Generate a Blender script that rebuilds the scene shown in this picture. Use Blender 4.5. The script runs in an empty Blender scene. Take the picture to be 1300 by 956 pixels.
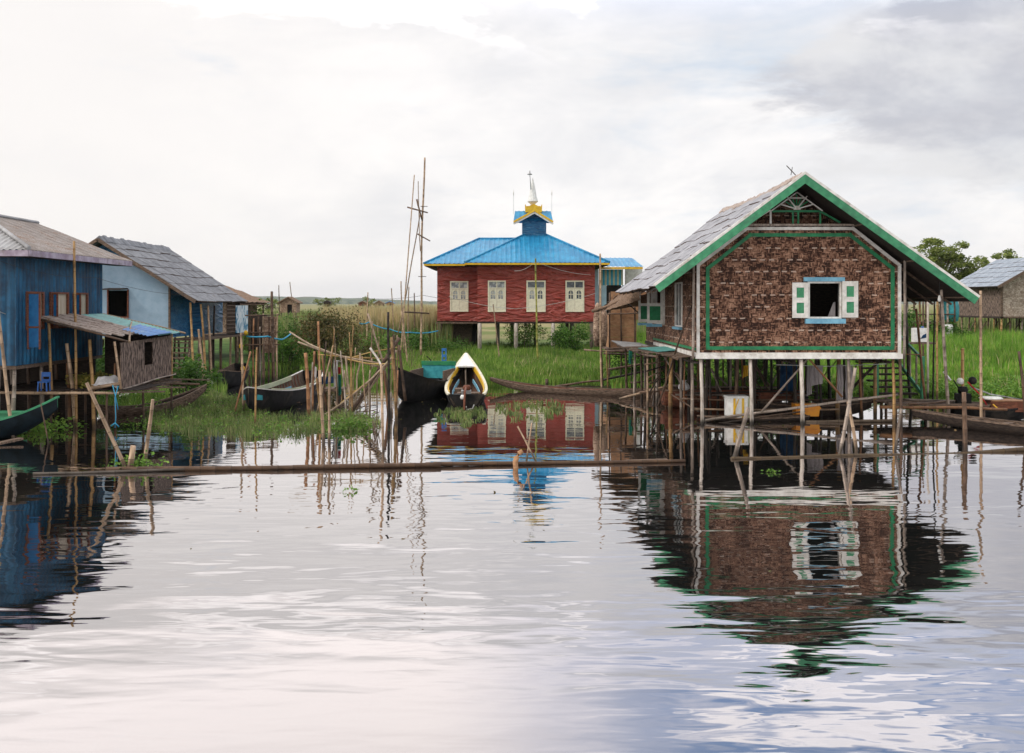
import bpy, math, random
import numpy as np
from mathutils import Vector, Matrix, noise
random.seed(7); rng = np.random.default_rng(7)
scn = bpy.context.scene
COL = scn.collection
# ------------------------------------------------------------ camera
H = 3.4; F = 1264.0
cam = bpy.data.cameras.new('camera'); cam.lens = 35; cam.sensor_width = 36
cam.shift_y = -93/1300; cam.clip_end = 9000; cam.clip_start = .1
co = bpy.data.objects.new('camera', cam); COL.objects.link(co)
co.location = (0, 0, H); co.rotation_euler = (math.radians(90), 0, 0); scn.camera = co
# ------------------------------------------------------------ colour management
scn.view_settings.view_transform = 'Standard'; scn.view_settings.look = 'None'
scn.view_settings.exposure = 0.2; scn.view_settings.gamma = 1; scn.view_settings.use_curve_mapping = False
# ------------------------------------------------------------ node helper
class NT:
    def __init__(s, tree): s.t = tree; s.t.nodes.clear()
    def n(s, kind, _ins=None, **kw):
        nd = s.t.nodes.new(kind)
        for k, v in kw.items(): setattr(nd, k, v)
        for k, v in (_ins or {}).items(): s.set(nd.inputs[k], v)
        return nd
    def set(s, sock, v):
        if isinstance(v, bpy.types.NodeSocket): s.t.links.new(v, sock)
        elif isinstance(v, bpy.types.Node): s.t.links.new(v.outputs[0], sock)
        else:
            if isinstance(v, tuple) and len(v) == 3 and sock.type == 'RGBA': v = (*v, 1)
            sock.default_value = v
    def m(s, op, a, b=0.0, c=0.0, clamp=False):
        nd = s.n('ShaderNodeMath', {0: a, 1: b, 2: c}, operation=op); nd.use_clamp = clamp; return nd.outputs[0]
    def mr(s, v, a, b, c=0.0, d=1.0, smooth=True):
        nd = s.n('ShaderNodeMapRange', {0: v, 1: a, 2: b, 3: c, 4: d}); nd.interpolation_type = 'SMOOTHSTEP' if smooth else 'LINEAR'; return nd.outputs[0]
    def mix(s, f, a, b, mode='MIX'):
        nd = s.n('ShaderNodeMix', data_type='RGBA', blend_type=mode)
        s.set(nd.inputs[0], f); s.set(nd.inputs[6], a); s.set(nd.inputs[7], b); return nd.outputs[2]
    def noise(s, vec, scale, detail=3, rough=.55, dist=0, out=0):
        nd = s.n('ShaderNodeTexNoise', {'Vector': vec, 'Scale': scale, 'Detail': detail, 'Roughness': rough, 'Distortion': dist}); return nd.outputs[out]
    def scale(s, vec, sc, loc=(0, 0, 0), rot=(0, 0, 0)):
        return s.n('ShaderNodeMapping', {0: vec, 1: loc, 2: rot, 3: sc}).outputs[0]
    def ramp(s, f, stops, interp='LINEAR'):
        nd = s.n('ShaderNodeValToRGB', {0: f}); cr = nd.color_ramp; cr.interpolation = interp
        while len(cr.elements) < len(stops): cr.elements.new(.5)
        for e, (p, c) in zip(cr.elements, stops): e.position = p; e.color = (*c, 1) if len(c) == 3 else c
        return nd.outputs[0]
# ------------------------------------------------------------ sky
SUN = Vector((-0.75, -0.35, 0.80)).normalized()
EL = math.asin(SUN.z); AZ = math.atan2(SUN.x, SUN.y)
w = bpy.data.worlds.new('World'); scn.world = w; w.use_nodes = True
T = NT(w.node_tree)
sky = T.n('ShaderNodeTexSky', sky_type='NISHITA'); sky.sun_disc = False; sky.sun_elevation = EL; sky.sun_rotation = AZ
sky.dust_density = 2.0
d = T.n('ShaderNodeTexCoord').outputs['Generated']
sp = T.n('ShaderNodeSeparateXYZ', {0: d}); X, Y_, Z = sp.outputs
n1 = T.noise(T.scale(d, (1.6, 1.6, 3.6)), 2.6, 9, .60, .25)
n2 = T.noise(T.scale(d, (1.2, 1.2, 4.6), (3.1, 1.7, .4)), 3.4, 9, .58, .35)
n3 = T.noise(T.scale(d, (1.0, 1.0, 3.0), (7.1, 2.7, 1.4)), 4.2, 10, .62, .2)
# thin blue gaps, more of them to the right and higher up
bl = T.m('ADD', n2, T.m('ADD', T.m('MULTIPLY', X, .34), T.m('MULTIPLY', Z, .55)))
blue = T.mr(bl, .62, .90)
K = 10.0     # the background runs at strength 0.1
def kc(c): return tuple(v*K for v in c)
white = T.mix(T.mr(n1, .35, .7), kc((.98, .95, .93)), kc((.77, .765, .78)))
white = T.mix(T.mr(X, -.5, .1), kc((.90, .865, .84)), white)
cl = T.mix(blue, white, kc((.60, .67, .76)))
# a bank of grey cloud in the upper right
dx = T.m('MULTIPLY', T.m('SUBTRACT', X, .47), 1.0); dz = T.m('MULTIPLY', T.m('SUBTRACT', Z, .20), 2.1)
dist = T.m('SQRT', T.m('ADD', T.m('MULTIPLY', dx, dx), T.m('MULTIPLY', dz, dz)))
g = T.m('ADD', T.m('SUBTRACT', 1.0, T.m('MULTIPLY', dist, 3.6)), T.m('MULTIPLY', T.m('SUBTRACT', n3, .5), 2.0))
front = T.mr(Y_, .1, .4)
grey = T.m('MULTIPLY', T.mr(g, .06, .34), front)
cl = T.mix(T.m('MULTIPLY', grey, .9), cl, T.mix(T.mr(n1, .4, .6), kc((.50, .50, .545)), kc((.74, .73, .735))))
# soft grey undersides low over the horizon
lowc = T.m('MULTIPLY', T.mr(n3, .52, .66), T.mr(Z, .30, .05))
cl = T.mix(T.m('MULTIPLY', lowc, T.mr(X, -.35, .3, .12, .5)), cl, kc((.66, .67, .71)))
# higher sky: blue with broken cloud on the right, veiled on the left
hi = T.m('MULTIPLY', T.mr(Z, .24, .38), T.mr(X, -.10, .22))
cl = T.mix(T.mr(Z, .27, .38), cl, kc((1.95, 1.82, 1.78)))
hib = T.m('MULTIPLY', hi, T.mr(n2, .70, .40, .35, 1.0))
cl = T.mix(hib, cl, kc((.36, .54, .92)))
hw = T.m('MULTIPLY', T.mr(Z, .22, .36), T.mr(n3, .53, .60))
cl = T.mix(T.m('MULTIPLY', hw, .8), cl, kc((1.95, 1.86, 1.84)))
up = T.mr(Z, .45, .8)
cl = T.mix(up, cl, kc((1.10, 1.09, 1.07)))      # the veil is brightest overhead and behind the camera
back = T.mr(Y_, -.1, -.6)
cl = T.mix(back, cl, kc((1.02, 1.0, .98)))
fin = T.mix(.94, sky.outputs[0], cl)
bg = T.n('ShaderNodeBackground', {0: fin, 1: .1})
T.t.links.new(bg.outputs[0], T.n('ShaderNodeOutputWorld').inputs[0])
# ------------------------------------------------------------ sun (veiled by cloud)
sl = bpy.data.lights.new('sun', 'SUN'); sl.energy = 1.5; sl.angle = math.radians(12); sl.color = (1, .95, .88)
so = bpy.data.objects.new('sun', sl); COL.objects.link(so); so.rotation_euler = SUN.to_track_quat('Z', 'Y').to_euler()

# ------------------------------------------------------------ placement helpers
def P(px, py, Y): return Vector(((px-650)/F*Y, Y, H-(py-385)/F*Y))      # a point at depth Y
def W(px, py): Y = H*F/(py-385); return Vector(((px-650)/F*Y, Y, 0))    # a point on the water
V = Vector
ORG = {}
def tag(o, label=None, cat=None, group=None, kind=None):
    if label: o['label'] = label
    if cat: o['category'] = cat
    if group: o['group'] = group
    if kind: o['kind'] = kind
    return o
def thing(name, label, cat, loc=(0, 0, 0), rot=None, group=None):
    o = bpy.data.objects.new(name, None); COL.objects.link(o); o.location = loc; o.empty_display_size = .3
    if rot is None: ORG[o.name] = V(loc)
    else: o.rotation_euler = rot if isinstance(rot, tuple) else (0, 0, rot); ORG[o.name] = V((0, 0, 0))
    return tag(o, label, cat, group)
class MB:
    def __init__(s): s.v = []; s.f = []; s.mi = []; s.sm = []
    def add(s, vs, fs, mi=0, smooth=False):
        b = len(s.v); s.v += [tuple(v) for v in vs]; s.f += [tuple(b+i for i in f) for f in fs]
        s.mi += [mi]*len(fs); s.sm += [smooth]*len(fs); return s
    def box(s, a, b, mi=0):
        x0, y0, z0 = a; x1, y1, z1 = b
        return s.add([(x0,y0,z0),(x1,y0,z0),(x1,y1,z0),(x0,y1,z0),(x0,y0,z1),(x1,y0,z1),(x1,y1,z1),(x0,y1,z1)],
              [(0,3,2,1),(4,5,6,7),(0,1,5,4),(1,2,6,5),(2,3,7,6),(3,0,4,7)], mi)
    def beam(s, p, q, w, h, up=(0, 0, 1), mi=0):
        p = V(p); q = V(q); d = (q-p).normalized(); u = V(up)
        if abs(d.dot(u)) > .98: u = V((0, 1, 0))
        r = d.cross(u).normalized(); u = r.cross(d)
        c = [(-1,-1),(1,-1),(1,1),(-1,1)]
        vs = [p+r*(a*w/2)+u*(b*h/2) for a, b in c]+[q+r*(a*w/2)+u*(b*h/2) for a, b in c]
        return s.add(vs, [(3,2,1,0),(4,5,6,7),(0,1,5,4),(1,2,6,5),(2,3,7,6),(3,0,4,7)], mi)
    def prism(s, pts, vec, mi=0):
        pts = [V(p) for p in pts]; n = len(pts); vec = V(vec)
        return s.add(pts+[p+vec for p in pts], [tuple(range(n))[::-1], tuple(range(n, 2*n))]+[(i,(i+1)%n,(i+1)%n+n,i+n) for i in range(n)], mi)
    def tube(s, path, r, n=7, cap=True, mi=0, smooth=True):
        path = [V(p) for p in path]; rs = r if isinstance(r, (list, tuple)) else [r]*len(path)
        vs = []
        for i, p in enumerate(path):
            d = (path[min(i+1, len(path)-1)]-path[max(i-1, 0)]).normalized()
            u = V((0,0,1)) if abs(d.z) < .9 else V((1,0,0))
            a = d.cross(u).normalized(); b = a.cross(d)
            vs += [p+(a*math.cos(t*math.tau/n)+b*math.sin(t*math.tau/n))*rs[i] for t in range(n)]
        fs = [(i*n+j, i*n+(j+1)%n, (i+1)*n+(j+1)%n, (i+1)*n+j) for i in range(len(path)-1) for j in range(n)]
        s.add(vs, fs, mi, smooth)
        if cap: s.f += [tuple(len(s.v)-len(vs)+j for j in range(n))[::-1], tuple(len(s.v)-n+j for j in range(n))]; s.mi += [mi]*2; s.sm += [False]*2
        return s
    def lathe(s, c, prof, n=12, mi=0, smooth=True):
        return s.tube([V(c)+V((0,0,z)) for r, z in prof], [max(r, .002) for r, z in prof], n, True, mi, smooth)
    def grid(s, A, B, C, D, nu, nv, off=None, mi=0, smooth=True, back=0.0):
        A, B, C, D = map(V, (A, B, C, D)); nn = (B-A).cross(D-A).normalized()
        vs = []
        for j in range(nv+1):
            for i in range(nu+1):
                u = i/nu; v = j/nv
                p = (A*(1-u)+B*u)*(1-v)+(D*(1-u)+C*u)*v
                vs.append(p+nn*((off(u, v, p) if off else 0)))
        fs = [(j*(nu+1)+i, j*(nu+1)+i+1, (j+1)*(nu+1)+i+1, (j+1)*(nu+1)+i) for j in range(nv) for i in range(nu)]
        return s.add(vs, fs, mi, smooth)
    def build(s, name, mats, parent=None, label=None, cat=None, group=None, kind=None, origin=None):
        v = np.array(s.v, dtype=float); c = V(((v[:,0].min()+v[:,0].max())/2, (v[:,1].min()+v[:,1].max())/2, v[:,2].min())) if origin is None else V(origin)
        me = bpy.data.meshes.new(name); me.from_pydata([tuple(x) for x in (v-np.array(c))], [], s.f)
        me.polygons.foreach_set('use_smooth', s.sm); me.polygons.foreach_set('material_index', s.mi)
        uv = me.uv_layers.new(name='UVMap'); dat = np.zeros(len(me.loops)*2); k = 0
        for p in me.polygons:
            n = p.normal; ax = 0 if (abs(n.x) > abs(n.y) and abs(n.x) > abs(n.z)*.9) else (1 if abs(n.y) > abs(n.z)*.9 else 2)
            for li in p.loop_indices:
                q = v[me.loops[li].vertex_index]
                dat[2*li:2*li+2] = (q[1], q[2]) if ax == 0 else ((q[0], q[2]) if ax == 1 else (q[0], q[1]))
        uv.data.foreach_set('uv', dat)
        for m in (mats if isinstance(mats, (list, tuple)) else [mats]): me.materials.append(m)
        me.update(); o = bpy.data.objects.new(name, me); COL.objects.link(o)
        o.location = c; ORG[o.name] = c
        if parent: o.parent = parent; o.location = c-ORG[parent.name]
        return tag(o, label, cat, group, kind)
def raw(name, verts, tris, quads, m, label=None, cat=None, kind=None, parent=None, group=None):
    """numpy mesh: verts Nx3, tris Mx3 and / or quads Kx4"""
    me = bpy.data.meshes.new(name); nl = len(tris)*3+len(quads)*4
    me.vertices.add(len(verts)); me.vertices.foreach_set('co', np.asarray(verts, dtype=np.float32).ravel())
    me.loops.add(nl); me.loops.foreach_set('vertex_index', np.concatenate([np.asarray(tris, dtype=np.int32).ravel(), np.asarray(quads, dtype=np.int32).ravel()]))
    me.polygons.add(len(tris)+len(quads))
    me.polygons.foreach_set('loop_start', np.concatenate([np.arange(len(tris))*3, len(tris)*3+np.arange(len(quads))*4]).astype(np.int32))
    me.update(calc_edges=True); me.validate(); me.materials.append(m)
    o = bpy.data.objects.new(name, me); COL.objects.link(o)
    if parent: o.parent = parent; o.location = -ORG[parent.name]
    ORG[o.name] = V((0,0,0))
    return tag(o, label, cat, group, kind)
# ------------------------------------------------------------ materials
def newmat(name):
    m = bpy.data.materials.new(name); m.use_nodes = True; return m, NT(m.node_tree)
def finish(t, color, rough=.8, bump=None, bd=.02, spec=.3, metal=0, extra=None):
    b = t.n('ShaderNodeBsdfPrincipled', {'Base Color': color, 'Roughness': rough, 'Specular IOR Level': spec, 'Metallic': metal})
    if bump is not None:
        t.set(b.inputs['Normal'], t.n('ShaderNodeBump', {'Height': bump, 'Distance': bd, 'Strength': 1.0}).outputs[0])
    for k, v in (extra or {}).items(): t.set(b.inputs[k], v)
    t.t.links.new(b.outputs[0], t.n('ShaderNodeOutputMaterial').inputs[0]); return b
def plain(name, a, b=None, rough=.75, scale=6, stretch=(1, 1, 1), bd=.006, spec=.3, dirt=None, metal=0, contrast=(.35, .65), coord='Object', wet=False):
    m, t = newmat(name); c = t.n('ShaderNodeTexCoord').outputs[coord]
    b = b or tuple(v*.72 for v in a)
    n = t.noise(t.scale(c, stretch), scale, 6, .62, .2)
    col = t.mix(t.mr(n, *contrast), b, a)
    if dirt:
        n2 = t.noise(t.scale(c, stretch, (5, 3, 1)), scale*.35, 8, .7)
        col = t.mix(t.mr(n2, .52, .68, 0, .85), col, dirt)
    oi = t.n('ShaderNodeObjectInfo').outputs['Random']
    col = t.mix(.35, col, t.mix(t.mr(oi, 0, 1, smooth=False), tuple(v*.65 for v in (1,1,1)), (1.25,1.25,1.25)), 'MULTIPLY')
    if wet:
        wz = t.n('ShaderNodeSeparateXYZ', {0: t.n('ShaderNodeNewGeometry').outputs['Position']}).outputs[2]
        col = t.mix(t.mr(t.m('ADD', wz, t.m('MULTIPLY', n, .12)), .10, .26, .92, 0), col, (.014, .012, .009))
    finish(t, col, rough, n, bd, spec, metal); return m
def bamboo(name, a, b, node=(.12, .08, .05)):
    m, t = newmat(name); c = t.n('ShaderNodeTexCoord').outputs['Object']
    g = t.n('ShaderNodeNewGeometry'); rnd = t.n('ShaderNodeObjectInfo').outputs['Random']
    off = t.n('ShaderNodeVectorMath', {0: c, 1: t.n('ShaderNodeCombineXYZ', {0: t.m('MULTIPLY', rnd, 9), 2: t.m('MULTIPLY', rnd, 7)}).outputs[0]}, operation='ADD').outputs[0]
    n = t.noise(t.scale(off, (9, 9, 1.1)), 2.2, 7, .65)
    col = t.mix(t.mr(n, .35, .66), b, a)
    bl = t.noise(off, 1.6, 3)
    col = t.mix(t.mr(bl, .50, .68, 0, .75), col, tuple(v*.38 for v in b))
    z = t.n('ShaderNodeSeparateXYZ', {0: c}).outputs[2]
    fr = t.m('FRACT', t.m('DIVIDE', z, .31))
    ring = t.mr(t.m('ABSOLUTE', t.m('SUBTRACT', fr, .5)), .46, .49)
    col = t.mix(t.m('MULTIPLY', ring, .75), col, node)
    col = t.mix(1.0, col, t.mix(t.mr(rnd, 0, 1, smooth=False), (.62, .62, .62), (1.2, 1.2, 1.2)), 'MULTIPLY')
    wz = t.n('ShaderNodeSeparateXYZ', {0: g.outputs['Position']}).outputs[2]
    wz = t.m('ADD', wz, t.m('MULTIPLY', t.m('SUBTRACT', bl, .5), .3))
    col = t.mix(t.mr(wz, .05, .30, .8, 0), col, (.018, .014, .010))      # wet, algae-stained foot
    finish(t, col, .62, n, .004, .35); return m
M = {}
M['pale'] = bamboo('pale_bamboo', (.54, .38, .255), (.28, .185, .115))
M['gold'] = bamboo('golden_bamboo', (.50, .31, .13), (.28, .155, .06), (.10, .05, .02))
M['rust'] = bamboo('reddish_bamboo', (.40, .20, .09), (.20, .09, .045))
M['brown'] = bamboo('brown_bamboo', (.17, .10, .062), (.06, .036, .024))
M['grey'] = bamboo('weathered_wood', (.44, .36, .30), (.19, .145, .115), (.12, .10, .08))
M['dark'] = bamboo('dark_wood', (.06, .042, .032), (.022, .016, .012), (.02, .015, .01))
M['green_bamboo'] = bamboo('green_bamboo', (.34, .32, .07), (.18, .18, .04), (.08, .07, .02))
M['whitepost'] = plain('whitewashed_post', (.60, .54, .48), (.30, .245, .20), .85, 5, (3, 3, .6), dirt=(.20, .15, .11), wet=True)
M['plank'] = plain('old_planks', (.22, .15, .108), (.065, .044, .032), .85, 7, (1, 5, 5), dirt=(.05, .04, .03))
M['navy'] = plain('navy_hull', (.010, .020, .028), (.005, .009, .012), .65, 4, spec=.2)
M['palewall'] = plain('pale_turquoise_wall', (.42, .60, .68), (.34, .50, .60), .8, 2)
M['shingle'] = plain('weathered_bark_sheet', (.46, .385, .34), (.22, .165, .14), .9, 7, (1, 4, 4), dirt=(.10, .075, .06))
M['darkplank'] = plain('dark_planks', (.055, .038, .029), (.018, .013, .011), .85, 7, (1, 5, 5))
M['white'] = plain('white_paint', (.78, .76, .72), (.58, .55, .51), .6, 5, (1, 1, 1), dirt=(.34, .28, .23))
M['green'] = plain('green_paint', (.022, .215, .085), (.012, .13, .055), .55, 4, dirt=(.03, .16, .08))
M['greenlight'] = plain('pale_green_paint', (.065, .29, .145), (.035, .19, .095), .5, 5, dirt=(.05, .15, .09))
M['ltblue'] = plain('light_blue_paint', (.20, .44, .58), (.13, .31, .44), .6, 5)
M['cream'] = plain('cream_paint', (.78, .73, .57), (.64, .59, .45), .6, 5)
M['yellow'] = plain('yellow_paint', (.75, .47, .03), (.60, .34, .02), .5, 5)
M['teal'] = plain('teal_paint', (.06, .36, .40), (.03, .24, .28), .5, 5)
M['black'] = plain('black_tar', (.018, .017, .017), (.006, .006, .006), .7, 4, spec=.15, dirt=(.05, .04, .032))
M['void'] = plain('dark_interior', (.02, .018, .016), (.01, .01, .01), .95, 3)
M['purple'] = plain('lilac_fascia', (.44, .38, .46), (.28, .22, .28), .6, 4, dirt=(.22, .18, .17))
M['glass'] = plain('window_glass', (.10, .12, .14), (.03, .04, .05), .12, 3, spec=.8)
M['blueplastic'] = plain('blue_plastic', (.015, .12, .42), (.01, .08, .30), .35, 3, spec=.5)
M['bluecloth'] = plain('dark_blue_cloth', (.012, .06, .14), (.006, .03, .08), .9, 4)
M['orange'] = plain('orange_plastic', (.85, .34, .01), (.72, .25, .01), .4, 3, spec=.5)
M['foam'] = plain('white_foam', (.80, .80, .78), (.66, .65, .62), .8, 8)
M['cloth'] = plain('grey_cloth', (.44, .40, .40), (.30, .27, .27), .95, 5, (3, 3, .5), bd=.03)
M['clothgreen'] = plain('green_cloth', (.02, .22, .14), (.01, .12, .08), .95, 5)
M['clothred'] = plain('red_cloth', (.45, .03, .03), (.25, .02, .02), .95, 5)
M['clothwhite'] = plain('white_cloth', (.70, .68, .68), (.52, .50, .50), .95, 5, bd=.02)
M['rope'] = plain('blue_rope', (.06, .40, .62), (.04, .28, .45), .7, 5)
M['cord'] = plain('pale_cord', (.55, .55, .52), (.4, .4, .38), .7, 5)
M['wire'] = plain('dark_wire', (.03, .03, .03), None, .6, 5)
M['metal'] = plain('engine_metal', (.42, .42, .42), (.20, .20, .20), .4, 9, metal=.6)
M['redbrown'] = plain('red_brown_wood', (.22, .075, .04), (.10, .035, .02), .75, 6, (1, 4, 4))
M['thatch'] = plain('thatch', (.30, .195, .13), (.12, .075, .05), .95, 16, (1, 1, 1), bd=.05)
M['plywood'] = plain('plywood', (.42, .235, .125), (.29, .15, .075), .8, 4, (1, 1, 3), dirt=(.20, .10, .06))
M['concrete'] = plain('pale_blue_render', (.36, .48, .60), (.29, .41, .53), .85, 2.0, dirt=(.26, .35, .44))
M['mud'] = plain('mud', (.07, .055, .035), (.035, .028, .02), .9, 1.2, bd=.08)
M['wovenpale'] = None

def weave(name, dark, mid, light, cell=.06, dash=True, rowh=.33, bright=1.0):
    m, t = newmat(name); uv = t.n('ShaderNodeUVMap').outputs[0]
    ck = t.n('ShaderNodeTexChecker', {'Vector': uv, 'Scale': 1/cell}).outputs[1]
    nh = t.noise(t.scale(uv, (6, 25, 1)), 1, 2, .5); nv = t.noise(t.scale(uv, (25, 6, 1), (3, 9, 0)), 1, 2, .5)
    f = t.m('ADD', t.m('MULTIPLY', nh, ck), t.m('MULTIPLY', nv, t.m('SUBTRACT', 1.0, ck)))
    wn = t.n('ShaderNodeTexWhiteNoise', {0: t.n('ShaderNodeVectorMath', {0: t.scale(uv, (1/cell/1.6, 1/cell, 1))}, operation='FLOOR').outputs[0]}, noise_dimensions='2D').outputs[0]
    big = t.noise(uv, 1.9, 6, .7); mid_n = t.noise(uv, 7.5, 3, .6)
    f = t.m('ADD', t.m('ADD', t.m('MULTIPLY', f, .85), t.m('MULTIPLY', wn, .13)), t.m('ADD', t.m('MULTIPLY', big, .52), t.m('MULTIPLY', mid_n, .28)))
    col = t.ramp(t.mr(f, .64, 1.12, smooth=False), [(0, dark), (.38, dark), (.55, mid), (.80, light), (1, tuple(v*1.35 for v in light))])
    if dash:
        s2 = t.n('ShaderNodeSeparateXYZ', {0: uv}); u, v = s2.outputs[0], s2.outputs[1]
        row = t.m('DIVIDE', t.m('ADD', v, t.m('MULTIPLY', t.m('SUBTRACT', big, .5), .08)), rowh)
        line = t.mr(t.m('ABSOLUTE', t.m('SUBTRACT', t.m('FRACT', row), .5)), .435, .46)
        u2 = t.m('ADD', t.m('DIVIDE', u, .26), t.m('MULTIPLY', t.m('FLOOR', t.m('ADD', row, .5)), .37))
        cells = t.n('ShaderNodeTexWhiteNoise', {0: t.n('ShaderNodeCombineXYZ', {0: t.m('FLOOR', u2), 1: t.m('FLOOR', t.m('ADD', row, .5))}).outputs[0]}, noise_dimensions='2D').outputs[0]
        col = t.mix(t.m('MULTIPLY', t.m('MULTIPLY', line, t.m('MULTIPLY', t.mr(cells, .25, .35), t.m('LESS_THAN', t.m('FRACT', u2), .55))), .8), col, (.56, .43, .35))
    finish(t, col, .8, f, .012, .25); return m
M['weave'] = weave('woven_brown_wall', (.026, .011, .007), (.135, .060, .036), (.31, .175, .115), .13)
M['weavegrey'] = plain('woven_grey_wall', (.25, .18, .145), (.035, .024, .019), .9, 2.4, (7, 1.6, 1), bd=.01, contrast=(.40, .60), coord='UV')
M['wovenpale'] = weave('woven_tan_wall', (.16, .10, .07), (.30, .20, .14), (.42, .31, .23), .06, False)
M['wovenlight'] = weave('woven_light_wall', (.24, .18, .14), (.40, .32, .26), (.52, .44, .37), .10, False)

def tarp(name, a, b, crease, bd=.10, sc=1.0):
    m, t = newmat(name); uv = t.n('ShaderNodeUVMap').outputs[0]
    w1 = t.noise(t.scale(uv, (.30*sc, 1.0*sc, 1)), 1.5, 4, .5, 2.2)
    w2 = t.noise(t.scale(uv, (.8*sc, 2.4*sc, 1), (4, 1, 0)), 1.2, 3, .5, 2.0)
    rid = t.m('SUBTRACT', 1.0, t.m('MULTIPLY', t.m('ABSOLUTE', t.m('SUBTRACT', w1, .5)), 9.0), clamp=True)
    h = t.m('ADD', w1, t.m('MULTIPLY', w2, .35))
    col = t.mix(t.mr(w2, .35, .65), b, a)
    col = t.mix(t.m('MULTIPLY', t.m('POWER', rid, 3), .30), col, crease)
    finish(t, col, .42, h, bd, .45); return m
M['red'] = tarp('red_tarpaulin', (.32, .046, .032), (.22, .030, .020), (.42, .13, .10), .26)
M['bluetarp'] = tarp('blue_tarpaulin', (.02, .16, .33), (.012, .10, .22), (.22, .42, .56), .16, 1.6)

def metalsheet(name, a, b, rust=None, pitch=None, axis=1, rough=.5, amount=(.5, .7), streak=(8, 1, 1)):
    m, t = newmat(name); c = t.n('ShaderNodeTexCoord').outputs['Object']
    n = t.noise(t.scale(c, (1.2, 1.2, 1.2)), 1.3, 7, .65); n2 = t.noise(t.scale(c, streak), 1.6, 7, .7)
    col = t.mix(t.mr(n, .38, .64), b, a); col = t.mix(t.mr(n2, .40, .66, 0, .45), col, tuple(v*.55 for v in b))
    if rust: col = t.mix(t.mr(t.m('ADD', t.m('MULTIPLY', n, .5), t.m('MULTIPLY', n2, .5)), *amount), col, rust)
    if pitch:   # dark stripes: corrugation shade painted into the colour, and sheet seams
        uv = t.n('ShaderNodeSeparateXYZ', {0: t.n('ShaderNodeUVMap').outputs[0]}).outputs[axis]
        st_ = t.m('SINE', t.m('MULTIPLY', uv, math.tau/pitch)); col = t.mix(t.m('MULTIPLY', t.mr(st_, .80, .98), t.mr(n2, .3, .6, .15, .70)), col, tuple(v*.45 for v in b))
    finish(t, col, rough, n2, .004, .4, 0.0); return m
M['blueroof'] = metalsheet('blue_roof_sheet', (.030, .29, .52), (.018, .20, .40), (.10, .27, .36), rough=.4, amount=(.56, .68))
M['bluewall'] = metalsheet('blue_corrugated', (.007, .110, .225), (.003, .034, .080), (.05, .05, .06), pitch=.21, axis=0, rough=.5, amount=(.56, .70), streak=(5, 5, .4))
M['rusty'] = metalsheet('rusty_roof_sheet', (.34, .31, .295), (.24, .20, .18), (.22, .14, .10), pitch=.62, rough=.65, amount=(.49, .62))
M['zinc'] = metalsheet('zinc_sheet', (.40, .40, .41), (.28, .27, .27), (.20, .15, .12), rough=.55, amount=(.56, .7))
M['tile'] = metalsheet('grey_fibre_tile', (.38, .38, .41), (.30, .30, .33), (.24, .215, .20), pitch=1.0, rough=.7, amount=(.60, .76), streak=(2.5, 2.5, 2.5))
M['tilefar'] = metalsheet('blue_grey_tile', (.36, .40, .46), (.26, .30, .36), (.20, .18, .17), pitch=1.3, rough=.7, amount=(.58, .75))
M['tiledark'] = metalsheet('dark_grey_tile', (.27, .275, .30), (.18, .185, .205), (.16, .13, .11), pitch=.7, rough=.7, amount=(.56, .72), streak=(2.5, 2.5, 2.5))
M['lip'] = plain('mossy_tile_edge', (.13, .085, .06), (.05, .035, .028), .95, 20)
M['sheetgreen'] = metalsheet('sea_green_sheet', (.16, .42, .38), (.10, .30, .28), (.30, .28, .24), amount=(.56, .7))
M['sheetblue'] = metalsheet('bright_blue_sheet', (.04, .22, .55), (.02, .14, .40), (.20, .30, .42), amount=(.54, .7))
M['bark'] = plain('bark', (.16, .12, .09), (.08, .06, .045), .9, 9, (2, 2, .5), bd=.03)

def leafmat(name, cols, rough=.6, trans=.25):
    m, t = newmat(name); g = t.n('ShaderNodeNewGeometry').outputs['Random Per Island']
    k = len(cols); col = t.ramp(g, [(i/(k-1) if k > 1 else 0, c) for i, c in enumerate(cols)])
    n = t.noise(t.n('ShaderNodeNewGeometry').outputs['Position'], .55, 3)
    col = t.mix(1.0, col, t.mix(t.mr(n, .35, .65), (.70, .74, .66), (1.2, 1.18, 1.05)), 'MULTIPLY')
    b = t.n('ShaderNodeBsdfPrincipled', {'Base Color': col, 'Roughness': rough, 'Specular IOR Level': .25})
    tr = t.n('ShaderNodeBsdfTranslucent', {0: col}); mx = t.n('ShaderNodeMixShader', {0: trans, 1: b.outputs[0], 2: tr.outputs[0]})
    t.t.links.new(mx.outputs[0], t.n('ShaderNodeOutputMaterial').inputs[0]); return m
M['grass'] = leafmat('bank_grass', [(.07, .15, .022), (.12, .24, .035), (.18, .31, .05), (.28, .35, .09), (.09, .19, .03)])
M['grassfield'] = leafmat('field_grass', [(.08, .19, .02), (.14, .30, .035), (.21, .38, .05), (.11, .24, .03), (.34, .38, .10)])  # field grass has its own brighter, yellower green
M['weed'] = leafmat('floating_weed', [(.10, .17, .045), (.17, .25, .07), (.28, .31, .13), (.06, .11, .03), (.36, .32, .17)])
M['leaf'] = leafmat('green_leaves', [(.03, .08, .015), (.06, .15, .022), (.11, .22, .035), (.045, .11, .02)])
M['leaflight'] = leafmat('light_leaves', [(.08, .19, .03), (.14, .27, .045), (.20, .32, .06), (.06, .14, .025)])
M['leafbrown'] = leafmat('brown_green_leaves', [(.05, .06, .018), (.11, .11, .035), (.19, .13, .06), (.05, .075, .02), (.25, .165, .085)])
M['leaftree'] = leafmat('tree_leaves', [(.07, .11, .025), (.15, .20, .045), (.26, .29, .08), (.09, .13, .035)])
M['reed'] = leafmat('dry_reeds', [(.46, .36, .22), (.60, .49, .32), (.38, .28, .16), (.32, .32, .14), (.54, .43, .26)], .8)
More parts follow.
